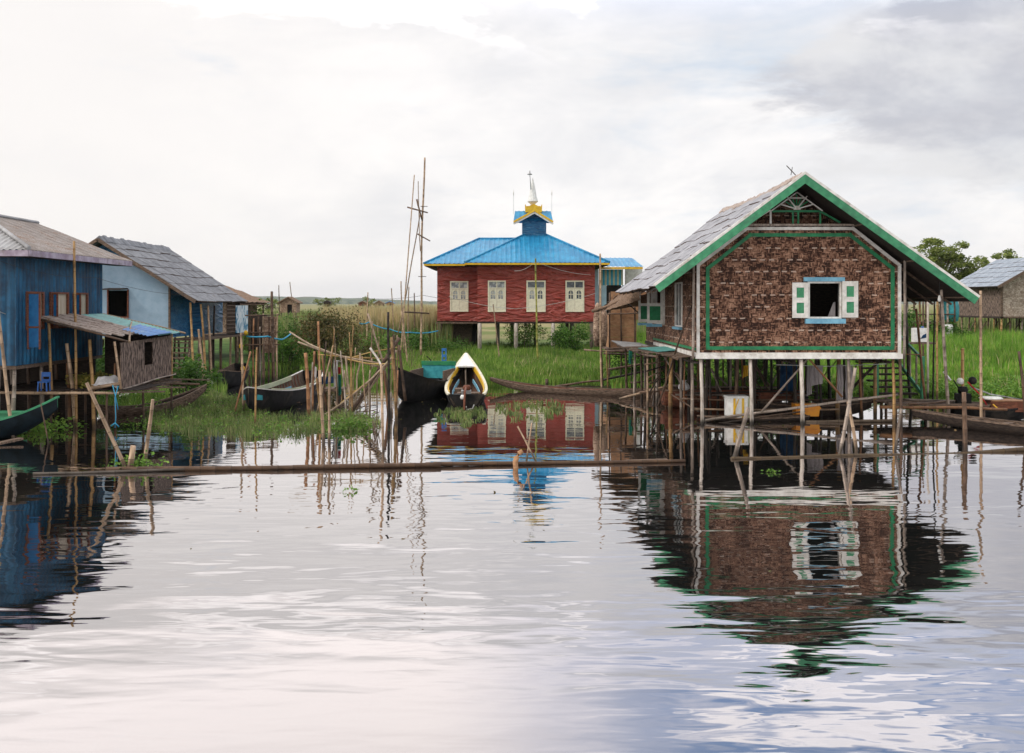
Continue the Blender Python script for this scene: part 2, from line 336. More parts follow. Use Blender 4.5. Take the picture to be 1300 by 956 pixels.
M['hay'] = leafmat('green_yellow_hay', [(.10, .13, .03), (.22, .22, .05), (.30, .22, .06)], .9, .1)

def roll(a, b, n): return [a+(b-a)*i/n for i in range(n+1)]
# bamboo pole / stick: real culm with nodes, thin bend
def pole_mesh(L, r0, r1, bend, seed):
    R = random.Random(seed); mb = MB(); path = []; rad = []; z = 0; ph = R.random()*6.28
    seg = .31; k = int(L/seg)+1
    def pt(z): t = z/L; b = bend*math.sin(math.pi*t)+bend*.35*math.sin(3.1*math.pi*t+ph); return V((math.cos(ph)*b, math.sin(ph)*b, z))
    zs = [0]
    for i in range(1, k+1):
        q = i*seg
        if q < L-.03: zs += [q-.014, q, q+.014]
    zs.append(L)
    for i, z in enumerate(zs):
        rr = (r0+(r1-r0)*z/L)*(1+R.uniform(-.05, .05)); nod = 0 < i < len(zs)-1 and (i-1) % 3 == 1
        path.append(pt(z)); rad.append(rr*(1.13 if nod else 1))
    return mb.tube(path, rad, 7)
def pole(p, q, r=.035, mat='pale', name='bamboo_pole', parent=None, label=None, cat=None, group=None, taper=.8, bend=None):
    """p = foot, q = head (world)"""
    p = V(p); q = V(q); L = (q-p).length
    mb = pole_mesh(L, r, r*taper, (L*.006 if bend is None else bend), random.random())
    rot = (q-p).to_track_quat('Z', 'Y')
    o = mb.build(name, M[mat], None, label, cat, group, origin=(0, 0, 0))
    o.rotation_euler = rot.to_euler(); o.location = p; ORG[o.name] = p
    if parent: o.parent = parent; o.location = p-ORG[parent.name]
    return o
def wpole(label, top, bot, r=.035, mat='pale', Y=None, depth=.7, group=None, name='bamboo_pole', cat='pole', parent=None, taper=.8, Yt=None, bend=None):
    """a pole whose foot goes through the water (or the ground at depth Y)"""
    b = W(*bot) if Y is None else P(*bot, Y); t = P(*top, (Yt or b.y)); d = (b-t).normalized()
    return pole(b+d*depth, t, r, mat, name, parent, label, cat, group, taper, bend)
# ============================================================ SETTING
def shore(x):
    xs = [-60, -22, -15.5, -14.2, -12.5, -11.2, -8.5, -6.8, -5, -1, 3, 5, 7, 11, 15, 19, 40, 60]
    ys = [33, 33, 34, 42, 51, 52, 46, 41.5, 40.8, 41.2, 40.5, 39.5, 37, 37, 37.3, 35.5, 34, 34]
    return np.interp(x, xs, ys)+.35*np.sin(x*1.7)+.25*np.sin(x*3.9+1)
def gh(x, y):
    s = shore(x); t = np.clip((y-s+1.2)/1.5, 0, 1); t = t*t*(3-2*t)
    up = np.clip((y-s)/24, 0, 1)*.38
    return -.8+t*(.86)+up+.03*np.sin(x*2.3+y)*t
def ax(parts):
    out = []
    for a, b, s in parts: out += list(np.arange(a, b, s))
    return np.array(out+[parts[-1][1]])
gx = ax([(-6000, -600, 900), (-600, -60, 60), (-60, 60, .6), (60, 600, 60), (600, 6000, 900)])
gy = ax([(-80, 30, 10), (30, 60, .5), (60, 130, 5), (130, 1000, 60), (1000, 7000, 600)])
XX, YY = np.meshgrid(gx, gy); ZZ = gh(XX, YY)
nx, ny = len(gx), len(gy); idx = np.arange(nx*ny).reshape(ny, nx)
q = np.stack([idx[:-1,:-1], idx[:-1,1:], idx[1:,1:], idx[1:,:-1]], -1).reshape(-1, 4)
m, t = newmat('ground'); gp = t.n('ShaderNodeNewGeometry').outputs['Position']
n = t.noise(gp, .9, 8, .65); nf = t.noise(t.scale(gp, (.02, .05, 1)), 1.5, 8, .7)
near = t.mix(t.mr(n, .38, .62), (.022, .045, .010), (.065, .13, .025)); far = t.mix(t.mr(nf, .4, .6), (.13, .16, .05), (.30, .25, .13))
yy = t.n('ShaderNodeSeparateXYZ', {0: gp}).outputs[1]; zz = t.n('ShaderNodeSeparateXYZ', {0: gp}).outputs[2]
c = t.mix(t.mr(yy, 66, 100), near, far); c = t.mix(t.mr(zz, .0, .12), (.03, .024, .015), c)
finish(t, c, .95, n, .06, .1)
raw('ground', np.stack([XX, YY, ZZ], -1).reshape(-1, 3), np.zeros((0, 3), int), q, m, kind='structure')
# water: one flat sheet with small wind ripples
m, t = newmat('lake_water'); gp = t.n('ShaderNodeNewGeometry').outputs['Position']
ypos = t.n('ShaderNodeSeparateXYZ', {0: gp}).outputs[1]
r1 = t.noise(t.scale(gp, (.55, 1.15, 1)), 1.15, 2, .45, .35)
r2 = t.noise(t.scale(gp, (.8, 2.6, 1), (3, 7, 0)), 1.5, 2, .4, .3)
r3 = t.noise(t.scale(gp, (.10, .22, 1), (1, 2, 0)), 1.0, 3, .5)
patch = t.mr(r3, .38, .62, .35, 1.15)
calm = t.mr(ypos, 9, 26, 1.0, .24)
hgt = t.m('MULTIPLY', t.m('MULTIPLY', t.m('ADD', r1, t.m('MULTIPLY', r2, .26)), patch), calm)
bp = t.n('ShaderNodeBump', {'Height': hgt, 'Distance': .027, 'Strength': 1.0}).outputs[0]
fc = t.n('ShaderNodeLayerWeight', {0: .5, 1: bp}).outputs['Facing']
f = t.mr(fc, 0, 1, 0, 1, smooth=False); f = t.n('ShaderNodeFloatCurve', {1: f})
cu = f.mapping.curves[0]; cu.points[0].location = (0, .03); cu.points[1].location = (1, .98)
for a, b in ((.35, .14), (.6, .41), (.75, .63), (.9, .88)): cu.points.new(a, b)
f.mapping.update()
dif = t.n('ShaderNodeBsdfDiffuse', {0: (.010, .012, .012, 1)}); gl = t.n('ShaderNodeBsdfGlossy', {'Color': (.97, .94, .94, 1), 'Roughness': .02, 'Normal': bp})
mx = t.n('ShaderNodeMixShader', {0: f.outputs[0], 1: dif.outputs[0], 2: gl.outputs[0]})
t.t.links.new(mx.outputs[0], t.n('ShaderNodeOutputMaterial').inputs[0])
raw('lake_water', [(-6000, -80, 0), (6000, -80, 0), (6000, 62, 0), (-6000, 62, 0)], np.zeros((0, 3), int), [(0, 1, 2, 3)], m, kind='structure')
# distant wooded hills on the left horizon
hx = np.linspace(-3600, 2500, 500); prof = np.interp(hx, [-3600, -1700, -1150, -800, -480, -260, 2500], [60, 45, 34, 27, 20, 11, 9])
hz = prof+np.array([4.2*noise.noise(V((x*.018, 0, 0)))+2.2*noise.noise(V((x*.07, 4, 0))) for x in hx])
hy = 3000+120*np.sin(hx*.002)
vv = []; 
for j, (dy, fz) in enumerate([(0, 0), (40, .55), (110, .85), (260, 1.0), (700, .7)]):
    vv.append(np.stack([hx, hy+dy, hz*fz*(1 if j != 1 else 1)-1], -1))
vv = np.concatenate(vv); n = len(hx); ii = np.arange(5*n).reshape(5, n)
qq = np.stack([ii[:-1,:-1], ii[:-1,1:], ii[1:,1:], ii[1:,:-1]], -1).reshape(-1, 4)
m, t = newmat('wooded_hill'); gp = t.n('ShaderNodeNewGeometry').outputs['Position']
n_ = t.noise(t.scale(gp, (1, 1, 3)), .04, 8, .7); finish(t, t.mix(t.mr(n_, .42, .58), (.03, .06, .035), (.12, .14, .08)), .95)
raw('hills', vv, np.zeros((0, 3), int), qq, m, kind='structure')

# ------------------------------------------------------------ vegetation builders
def blades(name, xs, ys, zs, h, w, m, label, cat, kind='stuff', lean=.35, parent=None):
    n = len(xs); a = rng.uniform(0, math.tau, n); ld = rng.uniform(0, math.tau, n); le = rng.uniform(.05, 1, n)*lean*h
    dx, dy = np.cos(a)*w/2, np.sin(a)*w/2; lx, ly = np.cos(ld)*le, np.sin(ld)*le
    b = np.stack([xs, ys, zs], -1); o = lambda ax_, ay_, az_: b+np.stack([ax_, ay_, az_], -1)
    z0 = np.zeros(n)
    vs = np.stack([o(-dx, -dy, z0-.05), o(dx, dy, z0-.05), o(dx*.8+lx*.3, dy*.8+ly*.3, h*.55), o(-dx*.8+lx*.3, -dy*.8+ly*.3, h*.55), o(lx, ly, h*.98)], 1).reshape(-1, 3)
    k = np.arange(n)*5
    return raw(name, vs, np.stack([k+3, k+2, k+4], -1), np.stack([k, k+1, k+2, k+3], -1), m, label, cat, kind, parent)
def clump_pts(c, rad, n, clumps, spread, flat=.8, shell=.55):
    k = rng.normal(size=(clumps, 3)); k /= np.linalg.norm(k, axis=1)[:, None]; k *= rng.uniform(shell, 1, (clumps, 1)); k = k*np.array(rad)+np.array(c)
    s = rng.uniform(.5, 1.3, clumps)*spread
    i = rng.integers(0, clumps, n); p = rng.normal(size=(n, 3)); p /= np.linalg.norm(p, axis=1)[:, None]; p *= rng.uniform(0, 1, (n, 1))**.5
    return k[i]+p*(s[i][:, None])*np.array([1, 1, flat])
def leaves(name, pts, size, m, parent=None, label=None, cat=None, kind=None, droop=0.0, group=None):
    n = len(pts); a = rng.normal(size=(n, 3)); a[:, 2] = a[:, 2]*.5-droop; a /= np.linalg.norm(a, axis=1)[:, None]
    b = np.cross(a, rng.normal(size=(n, 3))); b /= np.linalg.norm(b, axis=1)[:, None]
    s = (size*rng.uniform(.6, 1.3, n))[:, None]
    vs = np.stack([pts-a*s*.5, pts+b*s*.24, pts+a*s*.5, pts-b*s*.24], 1).reshape(-1, 3); k = np.arange(n)*4
    return raw(name, vs, np.zeros((0, 3), int), np.stack([k, k+1, k+2, k+3], -1), m, label, cat, kind, parent, group)
def bush(name, label, cat, c, rad, n, size, mat='leaf', clumps=26, group=None, stems=5, droop=0, spread=.38, shell=.35):
    """c = centre of the crown; stands on the ground"""
    z0 = float(gh(c[0], c[1])) if c[1] > shore(c[0]) else 0
    t = thing(name, label, cat, (c[0], c[1], z0), group=group)
    mb = MB()
    for i in range(stems):
        a = i*2.4; q = V((c[0]+math.cos(a)*rad[0]*.6, c[1]+math.sin(a)*rad[1]*.6, c[2]+rad[2]*.4*random.random()))
        mb.tube([V((c[0]+math.cos(a)*rad[0]*.2, c[1]+math.sin(a)*rad[1]*.2, z0-.1)), (V((c[0], c[1], z0))+q)/2+V((0, 0, .1)), q], [.03, .022, .008], 5)
    mb.build('stem', M['bark'], t)
    pts = clump_pts(c, rad, n, clumps, spread*min(rad[0], 1.6), 1, shell); pts[:, 2] = np.maximum(pts[:, 2], z0+.03)
    leaves('foliage', pts, size, M[mat], t, droop=droop); return t
def tree(label, c, rad, n, size, mat='leaftree', clumps=40, height0=0.0, group=None, spread=.8):
    t = thing('tree', label, 'tree', (c[0], c[1], height0), group=group); R = random.Random(int(abs(c[0])*10)); mb = MB()
    base = V((c[0], c[1], height0-.2)); top = V((c[0], c[1], c[2]))
    mb.tube([base, base.lerp(top, .5)+V((.15, 0, 0)), top], [rad[0]*.07, rad[0]*.045, rad[0]*.02], 8).build('trunk', M['bark'], t)
    mb = MB(); cs = []
    k = rng.normal(size=(clumps, 3)); k /= np.linalg.norm(k, axis=1)[:, None]; k *= rng.uniform(.35, 1.05, (clumps, 1)); k = k*np.array(rad)+np.array(c)
    for q in k:
        st = base.lerp(top, R.uniform(.5, .95)); q = V(q); mid = st.lerp(q, .5)+V((0, 0, -.06*rad[2]))
        mb.tube([st, mid, q], [rad[0]*.02, rad[0]*.012, rad[0]*.004], 4)
    mb.build('branches', M['bark'], t)
    s = rng.uniform(.45, 1.2, clumps)*spread; i = rng.integers(0, clumps, n); p = rng.normal(size=(n, 3)); p /= np.linalg.norm(p, axis=1)[:, None]; p *= rng.uniform(.1, 1, (n, 1))**.6
    leaves('crown', k[i]+p*s[i][:, None]*np.array([1, 1, .55]), size, M[mat], t); return t
def inpoly(x, y, poly):
    r = np.zeros(len(x), bool); n = len(poly)
    for i in range(n):
        x0, y0 = poly[i][:2]; x1, y1 = poly[(i+1) % n][:2]
        r ^= ((y0 > y) != (y1 > y)) & (x < (x1-x0)*(y-y0)/(y1-y0+1e-12)+x0)
    return r
def scatter(n, poly):
    a = np.array([p[:2] for p in poly]); lo, hi = a.min(0), a.max(0)
    x = rng.uniform(lo[0], hi[0], n); y = rng.uniform(lo[1], hi[1], n); k = inpoly(x, y, poly); return x[k], y[k]
def patchy(x, y, s=1.1, off=0):
    return np.array([noise.noise(V((a*s, b*s, off))) for a, b in zip(x, y)])

# bank grass in front of and around the monastery
x = rng.uniform(-13, 10, 90000); y = 40.5+25*rng.uniform(0, 1, 90000)**1.35; k = y > shore(x)-.35; x, y = x[k], y[k]
pn = patchy(x, y, .55); hh = rng.uniform(.12, .34, len(x))*(1+pn*1.1+.4*patchy(x, y, 1.7, 21))+np.clip((y-52)/10, 0, 1)*.15
blades('bank_grass', x, y, np.maximum(gh(x, y), 0), hh, rng.uniform(.02, .045, len(x)), M['grass'], 'green grass on the bank below the red building', 'grass')
# tall field on the right, also seen between the stilts
x = rng.uniform(2, 44, 150000); y = 34+44*rng.uniform(0, 1, 150000)**1.2; k = (y > shore(x)-.3) & ((x > 7) | (y < 60)) & (x/y > .1) & (x/y < .62); x, y = x[k], y[k]
far_ = np.clip((y-44)/14, 0, 1); pn = patchy(x, y, .45, 3)
hh = (.28+.62*far_)*rng.uniform(.55, 1.15, len(x))*(1+pn*.7)
blades('field_grass', x, y, np.maximum(gh(x, y), 0), hh, rng.uniform(.025, .06, len(x)), M['grassfield'], 'tall bright green grass of the field behind the right hand house', 'grass', lean=.3)
# dry reeds behind
def reeds(n, x0, x1, y0, y1, h0, h1, lab, mat='reed', wd=(.03, .07), pw=1.5, th=.0):
    y = y0+(y1-y0)*rng.uniform(0, 1, n)**pw; x = rng.uniform(x0, x1, n)*y; pn = patchy(x, y, .13, 8); k = pn > th; x, y, pn = x[k], y[k], pn[k]
    blades('reeds', x, y, gh(x, y), rng.uniform(h0, h1, len(x))*(1+.35*pn), rng.uniform(*wd, len(x))*(.6+y/110), M[mat], lab, 'reeds', lean=.10)
reeds(26000, -.19, -.06, 63, 150, 1.3, 2.75, 'tall dry tan reeds left of the red building', th=-.6)
reeds(14000, -.28, -.06, 62, 190, .9, 2.1, 'green reeds mixed through the dry ones behind the tangled bush', 'weed', (.05, .10), 1.6, -.6)
reeds(9000, .05, .62, 82, 190, 1.0, 2.2, 'pale green reeds behind the houses on the right', 'weed', (.05, .10), 1.6, -.6)
# floating grass island
isl = [W(*p) for p in [(178, 532), (205, 546), (250, 552), (330, 556), (400, 551), (455, 549), (484, 541), (480, 531), (440, 526), (385, 529), (345, 530), (322, 523), (305, 508), (268, 497), (236, 506), (214, 512), (190, 520)]]
x, y = scatter(42000, isl); pn = patchy(x, y, 1.7, 2)+.5*patchy(x, y, 4.5, 6); k = pn > .10-.42*rng.uniform(0, 1, len(x)); x, y, pn = x[k], y[k], pn[k]
blades('floating_grass', x, y, x*0, rng.uniform(.05, .30, len(x))*np.clip(.55+1.3*pn, .22, 2), rng.uniform(.008, .02, len(x)), M['weed'], 'floating grass island in front of the black boat', 'grass', lean=.8)
b2 = [W(*p) for p in [(205, 512), (262, 497), (285, 500), (300, 470), (255, 462), (215, 476), (160, 505), (100, 512), (100, 522), (160, 524)]]
x, y = scatter(26000, b2); pn = patchy(x, y, 1.0, 5); k = pn > -.15; x, y, pn = x[k], y[k], pn[k]
blades('waterside_grass', x, y, x*0, rng.uniform(.10, .42, len(x))*(1+pn), rng.uniform(.012, .03, len(x)), M['grass'], 'green grass along the water below the light blue house', 'grass', lean=.6)
x, y = scatter(11000, isl); pn = patchy(x, y, 1.5, 12); k = pn > -.02; x, y = x[k], y[k]
leaves('floating_leaves', np.stack([x, y, np.abs(rng.normal(size=len(x)))*.09+.03], -1), .085, M['leaflight'], None, 'small broad leaves mixed through the floating grass island', 'leaves', 'stuff')
x = rng.uniform(11, 24, 40000); y = 34+5.5*rng.uniform(0, 1, 40000); k = (y > shore(x)-.6) & (y < shore(x)+3.2); x, y = x[k], y[k]; pn = patchy(x, y, .9, 15); k = pn > -.15; x, y = x[k], y[k]
leaves('ground_cover', np.stack([x, y, np.maximum(gh(x, y), 0)+np.abs(rng.normal(size=len(x)))*.16+.03], -1), .12, M['leaflight'], None, 'leafy ground cover along the shore of the right hand field', 'ground cover', 'stuff')
x = rng.uniform(9, 44, 3500); y = 35+38*rng.uniform(0, 1, 3500)**1.4; k = (y > shore(x)) & (x/y > .12); x, y = x[k], y[k]; pn = patchy(x, y, .35, 33); k = pn > .0; x, y = x[k], y[k]
blades('dry_stalks', x, y, gh(x, y), rng.uniform(.35, 1.1, len(x))*(.6+(y-34)/60), rng.uniform(.015, .04, len(x)), M['reed'], 'dead straw coloured stalks mixed into the right hand field', 'stalks', lean=.5)
x = rng.uniform(-9, 8, 2600); y = 41+17*rng.uniform(0, 1, 2600); k = y > shore(x)+.3; x, y = x[k], y[k]; pn = patchy(x, y, .5, 37); k = pn > .05; x, y = x[k], y[k]
blades('dry_stalks', x, y, gh(x, y), rng.uniform(.2, .6, len(x)), rng.uniform(.012, .03, len(x)), M['reed'], 'dead straw coloured stalks in the bank below the red building', 'stalks', lean=.7)
x = np.concatenate([rng.uniform(-14, 16, 1400), rng.uniform(-9, 9, 7)]); y = np.concatenate([24+14*rng.uniform(0, 1, 1400), rng.uniform(12, 20, 7)]); pn = patchy(x, y, .8, 41); k = (pn > .12) | (y < 20); x, y = x[k], y[k]
leaves('floating_litter', np.stack([x, y, x*0+.006], -1), .07, M['leafbrown'], None, 'bits of leaf and straw floating on the lake', 'litter', 'stuff')
# sparse weed in the open water
for poly, n, lab in (([(630, 512), (705, 508), (722, 520), (700, 533), (650, 534), (628, 524)], 620, 'sparse green weed in the water in front of the brown canoe'),
                     ([(545, 520), (612, 516), (618, 530), (590, 541), (560, 536)], 700, 'green weed in the water in front of the yellow rimmed boat')):
    x, y = scatter(n*4, [W(*p) for p in poly]); pn = patchy(x, y, 3.2, 9)+.6*patchy(x, y, 1.1, 4); k = pn > .12; x, y = x[k][:n], y[k][:n]
    blades('water_weed', x, y, x*0, rng.uniform(.03, .13, len(x)), rng.uniform(.03, .06, len(x)), M['weed'], lab, 'weed', lean=1.1)
def hyacinth(label, px, py, wd, n, s=.09, hgt=.22, mat='leaflight', Y=None, group='clumps of floating water plants'):
    c = W(px, py) if Y is None else P(px, py, Y); c.z = 0
    pts = np.stack([c.x+rng.normal(size=n)*wd*.42, c.y+rng.normal(size=n)*wd*.30, np.abs(rng.normal(size=n))*hgt*.5+.02], -1)
    return leaves('water_plant', pts, s, M[mat], None, label, 'plant', 'stuff', group=group)
hyacinth('leafy green water plants beside the bow of the green boat', 50, 546, 1.25, 420, .13, .30)
hyacinth('small bright plants growing on the floating pole by the two crossing stakes', 172, 594, .62, 260, .09, .22)
hyacinth('leafy water plants in shade under the woven shed', 128, 512, 1.7, 420, .15, .42, 'leaf')
hyacinth('broad leaved water plants at the right end of the grass island', 446, 545, .8, 330, .12, .26)
hyacinth('single tiny green water plant adrift in the open lake', 444, 624, .16, 26, .07, .07)
hyacinth('tiny yellow green water plant adrift in the dark reflection of the brown house', 980, 600, .20, 26, .07, .05)
hyacinth('water plants growing on the grey canoe', 190, 506, 1.1, 330, .11, .30, 'leaflight', 31.3)
hyacinth('tuft of weed on the black water in front of the small dark boat', 176, 541, .8, 120, .08, .2)
# bushes
def Pb(px, py, Y): return tuple(P(px, py, Y))
bush('thicket', 'big brown green tangled bush left of the bamboo rack', 'bush', Pb(413, 416, 52), (2.1, 1.6, 1.10), 5600, .15, 'leafbrown', 60, droop=.6, spread=.42, stems=14, shell=.2)
bush('bush', 'light green bush on the left bank behind the woven enclosure', 'bush', Pb(330, 418, 58), (1.5, 1.5, 1.3), 3600, .16, 'leaflight', 34)
bush('bush', 'low green bush at the foot of the tangled bush, on its left', 'bush', Pb(360, 447, 52), (1.5, 1.2, .75), 3000, .15, 'leaf', 30)
bush('bush', 'low dark green bush between the tangled bush and the bamboo rack', 'bush', Pb(452, 452, 51), (1.7, 1.2, .6), 2400, .14, 'leafbrown', 30)
bush('bush', 'green bush left of the stilts of the red building', 'bush', Pb(528, 434, 58), (1.2, 1.0, .5), 2400, .13, 'leaf', 26)
bush('bush', 'round dark green shrub at the right end of the red building', 'bush', Pb(722, 427, 58.5), (1.35, 1.0, 1.05), 4800, .13, 'leaf', 34)
bush('bush', 'light green shrub under the middle of the red building', 'bush', Pb(665, 420, 61.8), (1.5, .8, .75), 2600, .13, 'leaflight', 26)
bush('bush', 'green shrub against the slatted screen of the red building', 'bush', Pb(578, 441, 59), (1.5, .7, .40), 1500, .12, 'leaf', 20)
bush('bush', 'tall weeds between the woven shed and the house stairs', 'bush', Pb(238, 478, 34), (1.0, .8, .55), 2600, .12, 'leaf', 26)
bush('bush', 'bright green weeds beside the stairs of the light blue house', 'bush', Pb(246, 462, 36), (.35, .5, .45), 700, .13, 'leaflight', 12)
bush('bush', 'green bush on the left bank between the woven enclosure and the black boat', 'bush', Pb(362, 432, 60), (1.8, 1.4, 1.0), 3000, .16, 'leaf', 30)
bush('bush', 'dark green undergrowth behind the bamboo walkway', 'bush', Pb(820, 462, 44), (2.2, .8, .8), 3200, .13, 'leaf', 30)
bush('bush', 'low yellow green bush in front of the dry reeds', 'bush', Pb(486, 437, 60), (1.5, 1.0, .55), 1800, .14, 'leaflight', 26)
bush('bush', 'dark bush in shade behind the stilts of the brown house, left part', 'bush', (6.6, 39.8, 1.15), (1.8, .8, 1.35), 6000, .13, 'leaf', 34)
bush('bush', 'dark bush in shade behind the stilts of the brown house, right part', 'bush', (9.9, 40.0, 1.15), (2.0, .8, 1.30), 6000, .13, 'leaf', 34)
bush('bush', 'dark undergrowth behind the stilts of the blue metal house', 'bush', (-15.3, 33.6, 1.0), (2.6, .9, 1.15), 4200, .15, 'leaf', 34)
bush('bush', 'dark bush under the hut with the blue tank', 'bush', Pb(1185, 420, 70), (3.0, 1.2, 1.0), 3200, .18, 'leaf', 30)
bush('bush', 'dark undergrowth behind the stairs of the brown house', 'bush', Pb(1150, 420, 60), (1.4, 1.2, 1.5), 3000, .16, 'leaf', 30)
tree('tall loose tree rising behind the right eave of the brown house', Pb(1193, 341, 92), (3.4, 3.3, 3.3), 17000, .26, clumps=100, height0=.4, spread=.85)
tree('tree top showing over the roof of the grey roofed house on the right', Pb(1275, 337, 105), (3.2, 3, 2.0), 3200, .30, clumps=26, height0=.4, spread=.7)
for i, (px, py, Y, r, lab) in enumerate([(470, 386, 330, 4.5, 'small far tree above the reeds right of the brown field hut'), (340, 386, 260, 4.0, 'small far tree left of the brown field hut'), (415, 385, 420, 5.5, 'small far tree behind the tangled bush')]):
    tree(lab, Pb(px, py, Y), (r, r*.8, r*.55), 700, r*.16, clumps=18, height0=.4, group='far trees on the plain', spread=r*.3)
# ============================================================ ROOFS AND WALLS
def tile_roof(A, B, C, D, rows, sheet, parent, mat='tile', name='roof', rough=1.0, corr=.065, jag=.09, lift=.035, wob=.0, pitch=.27):
    """A-B eave, D-C ridge; overlapping rows of corrugated sheets with ragged lower edges"""
    A, B, C, D = map(V, (A, B, C, D)); nn = (B-A).cross(D-A).normalized()
    if nn.z < 0: A, B, C, D = B, A, D, C; nn = -nn
    mb = MB(); L = (B-A).length; ncol = int(L/.045); Hh = (D-A).length
    R = random.Random(int(A.x*100)+rows)
    def pt(u, v):
        p = (A*(1-u)+B*u)*(1-v)+(D*(1-u)+C*u)*v
        return p+nn*(wob*noise.noise(p*.6))
    for r in range(rows):
        v0 = r/rows; v1 = min(1, (r+1)/rows+.025)
        ns = max(1, int(L/sheet)); jit = [R.uniform(-jag, jag*.6)*rough for _ in range(ns+2)]; lf = [R.uniform(.4, 1.3) for _ in range(ns+2)]
        top, mid, bot, low = [], [], [], []
        for c in range(ncol+1):
            u = c/ncol; s = int(min(u*ns, ns-1)+(.5 if r % 2 else 0)); wv = corr*.5*math.sin(u*L/pitch*math.tau)
            vv = max(v0+jit[s]/Hh-.012*math.sin(u*L/pitch*math.tau), -.02)
            p0 = pt(u, vv); p1 = pt(u, v1)
            low.append(p0+nn*(wv-.008)); bot.append(p0+nn*(wv+lift*lf[s])); top.append(p1+nn*wv)
        n = ncol+1; vs = low+bot+top
        fs = [(i, i+1, n+i+1, n+i) for i in range(ncol)]; mb.add(vs, fs, 1)
        mb.add(vs, [(n+i, n+i+1, 2*n+i+1, 2*n+i) for i in range(ncol)], 0)
    return mb.build(name, [M[mat], M['lip']], parent)
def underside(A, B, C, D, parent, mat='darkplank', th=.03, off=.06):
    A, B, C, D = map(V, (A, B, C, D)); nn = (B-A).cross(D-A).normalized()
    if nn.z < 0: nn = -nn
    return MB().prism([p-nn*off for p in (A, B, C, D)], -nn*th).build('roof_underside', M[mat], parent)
def corr_sheet(A, B, C, D, parent, mat, name, pitch=.10, amp=.012, nv=1, sag=0.0):
    L = (V(B)-V(A)).length; nu = int(L/pitch*6)
    return MB().grid(A, B, C, D, nu, nv, lambda u, v, p: amp*math.sin(u*L/pitch*math.tau)+sag*noise.noise(p*.8)).build(name, M[mat], parent)

def hip_grid(mb, A, B, C, D, pitch, amp, rib=False, nv=4):
    """eave A-B, ridge D-C (may be one point): profile runs straight up the slope and is cut by the hips"""
    A, B, C, D = map(V, (A, B, C, D)); L = (B-A).length; e = (B-A)/L; up = (D-A)-e*(D-A).dot(e); hh = up.length; up = up/hh
    s1 = max((D-A).dot(e)/L, 0); s2 = min((C-A).dot(e)/L, 1); nn = e.cross(up)
    if nn.z < 0: nn = -nn
    nu = int(L/pitch*6); vs = []
    for j in range(nv+1):
        for i in range(nu+1):
            s = i/nu; t_ = 1.0
            if s1 > 1e-4: t_ = min(t_, s/s1)
            if s2 < .9999: t_ = min(t_, (1-s)/(1-s2))
            w_ = math.sin(s*L/pitch*math.tau); w_ = amp*(max(0, w_)**3 if rib else w_)
            vs.append(A+e*(s*L)+up*(hh*t_*j/nv)+nn*w_)
    mb.add(vs, [(j*(nu+1)+i, j*(nu+1)+i+1, (j+1)*(nu+1)+i+1, (j+1)*(nu+1)+i) for j in range(nv) for i in range(nu)], 0, True)
def hip_sheet(A, B, C, D, parent, mat, pitch=.16, amp=.018):
    mb = MB(); hip_grid(mb, A, B, C, D, pitch, amp); return mb.build('roof', M[mat], parent)

# ============================================================ MAIN BROWN HOUSE (right)
hx0, hx1, hy0, hy1, hz0 = 5.2, 10.92, 28.0, 38.6, 1.95
rx, rz, ry0, ry1 = 8.0, 6.88, 27.2, 36.6
house = thing('stilt_house', 'brown woven bamboo house on stilts with green trim and open shuttered window', 'house', (8, 28, 0))
lz, rz2 = 3.84, 3.52; lx, rx2 = 3.92, 12.72
hexa = [(hx0, hz0), (hx1, hz0), (hx1, 4.48), (9.6, 5.52), (6.58, 5.52), (hx0, 4.48)]
wx0, wx1, wz0, wz1 = 8.36, 9.20, 3.02, 3.96
mb = MB(); y0, dy = hy0, (0, .06, 0)
mb.prism([(hx0, y0, hz0), (wx0, y0, hz0), (wx0, y0, 5.52), (6.58, y0, 5.52), (hx0, y0, 4.48)], dy)
mb.prism([(wx1, y0, hz0), (hx1, y0, hz0), (hx1, y0, 4.48), (9.6, y0, 5.52), (wx1, y0, 5.52)], dy)
mb.box((wx0, y0, hz0), (wx1, y0+.06, wz0)); mb.box((wx0, y0, wz1), (wx1, y0+.06, 5.52)); mb.build('front_wall', M['weave'], house)
# gable wall set a little further back, up to the roof
MB().box((hx0+.1, y0+.065, 4.40), (hx1-.1, y0+.84, 4.43)).build('attic_floor', M['darkplank'], house)
MB().prism([(hx0-.1, y0+.85, 4.4), (hx1+.1, y0+.85, 4.4), (hx1+.1, y0+.85, 4.66), (rx, y0+.85, rz-.12), (hx0-.1, y0+.85, 4.70)], (0, .05, 0)).build('gable_wall', M['weave'], house)
# side walls, left one with two windows
s1a, s1b, s2a, s2b, sz0, sz1 = 30.45, 31.55, 33.9, 36.2, 2.72, 4.0
mb = MB(); xa, xb = hx0, hx0+.06
for a, b, c, d_ in ((hy0+.06, s1a, hz0, 4.5), (s1b, s2a, hz0, 4.5), (s2b, hy1, hz0, 4.5), (s1a, s1b, hz0, sz0), (s2a, s2b, hz0, sz0), (s1a, s1b, sz1, 4.5), (s2a, s2b, sz1, 4.5)):
    mb.box((xa, a, c), (xb, b, d_))
mb.build('side_wall', M['weave'], house)
MB().box((hx1-.06, hy0+.06, hz0), (hx1, hy1, 4.6)).build('side_wall', M['weave'], house)
MB().box((hx0+.06, hy1-.06, hz0), (hx1-.06, hy1, 4.6)).build('rear_wall', M['weave'], house)
MB().box((hx0-.05, hy0+.06, hz0-.10), (hx1+.05, hy1, hz0)).build('floor', M['darkplank'], house)
MB().box((hx0+.1, hy0+2.6, hz0), (hx1-.1, hy0+2.66, 4.6)).build('partition', M['darkplank'], house)
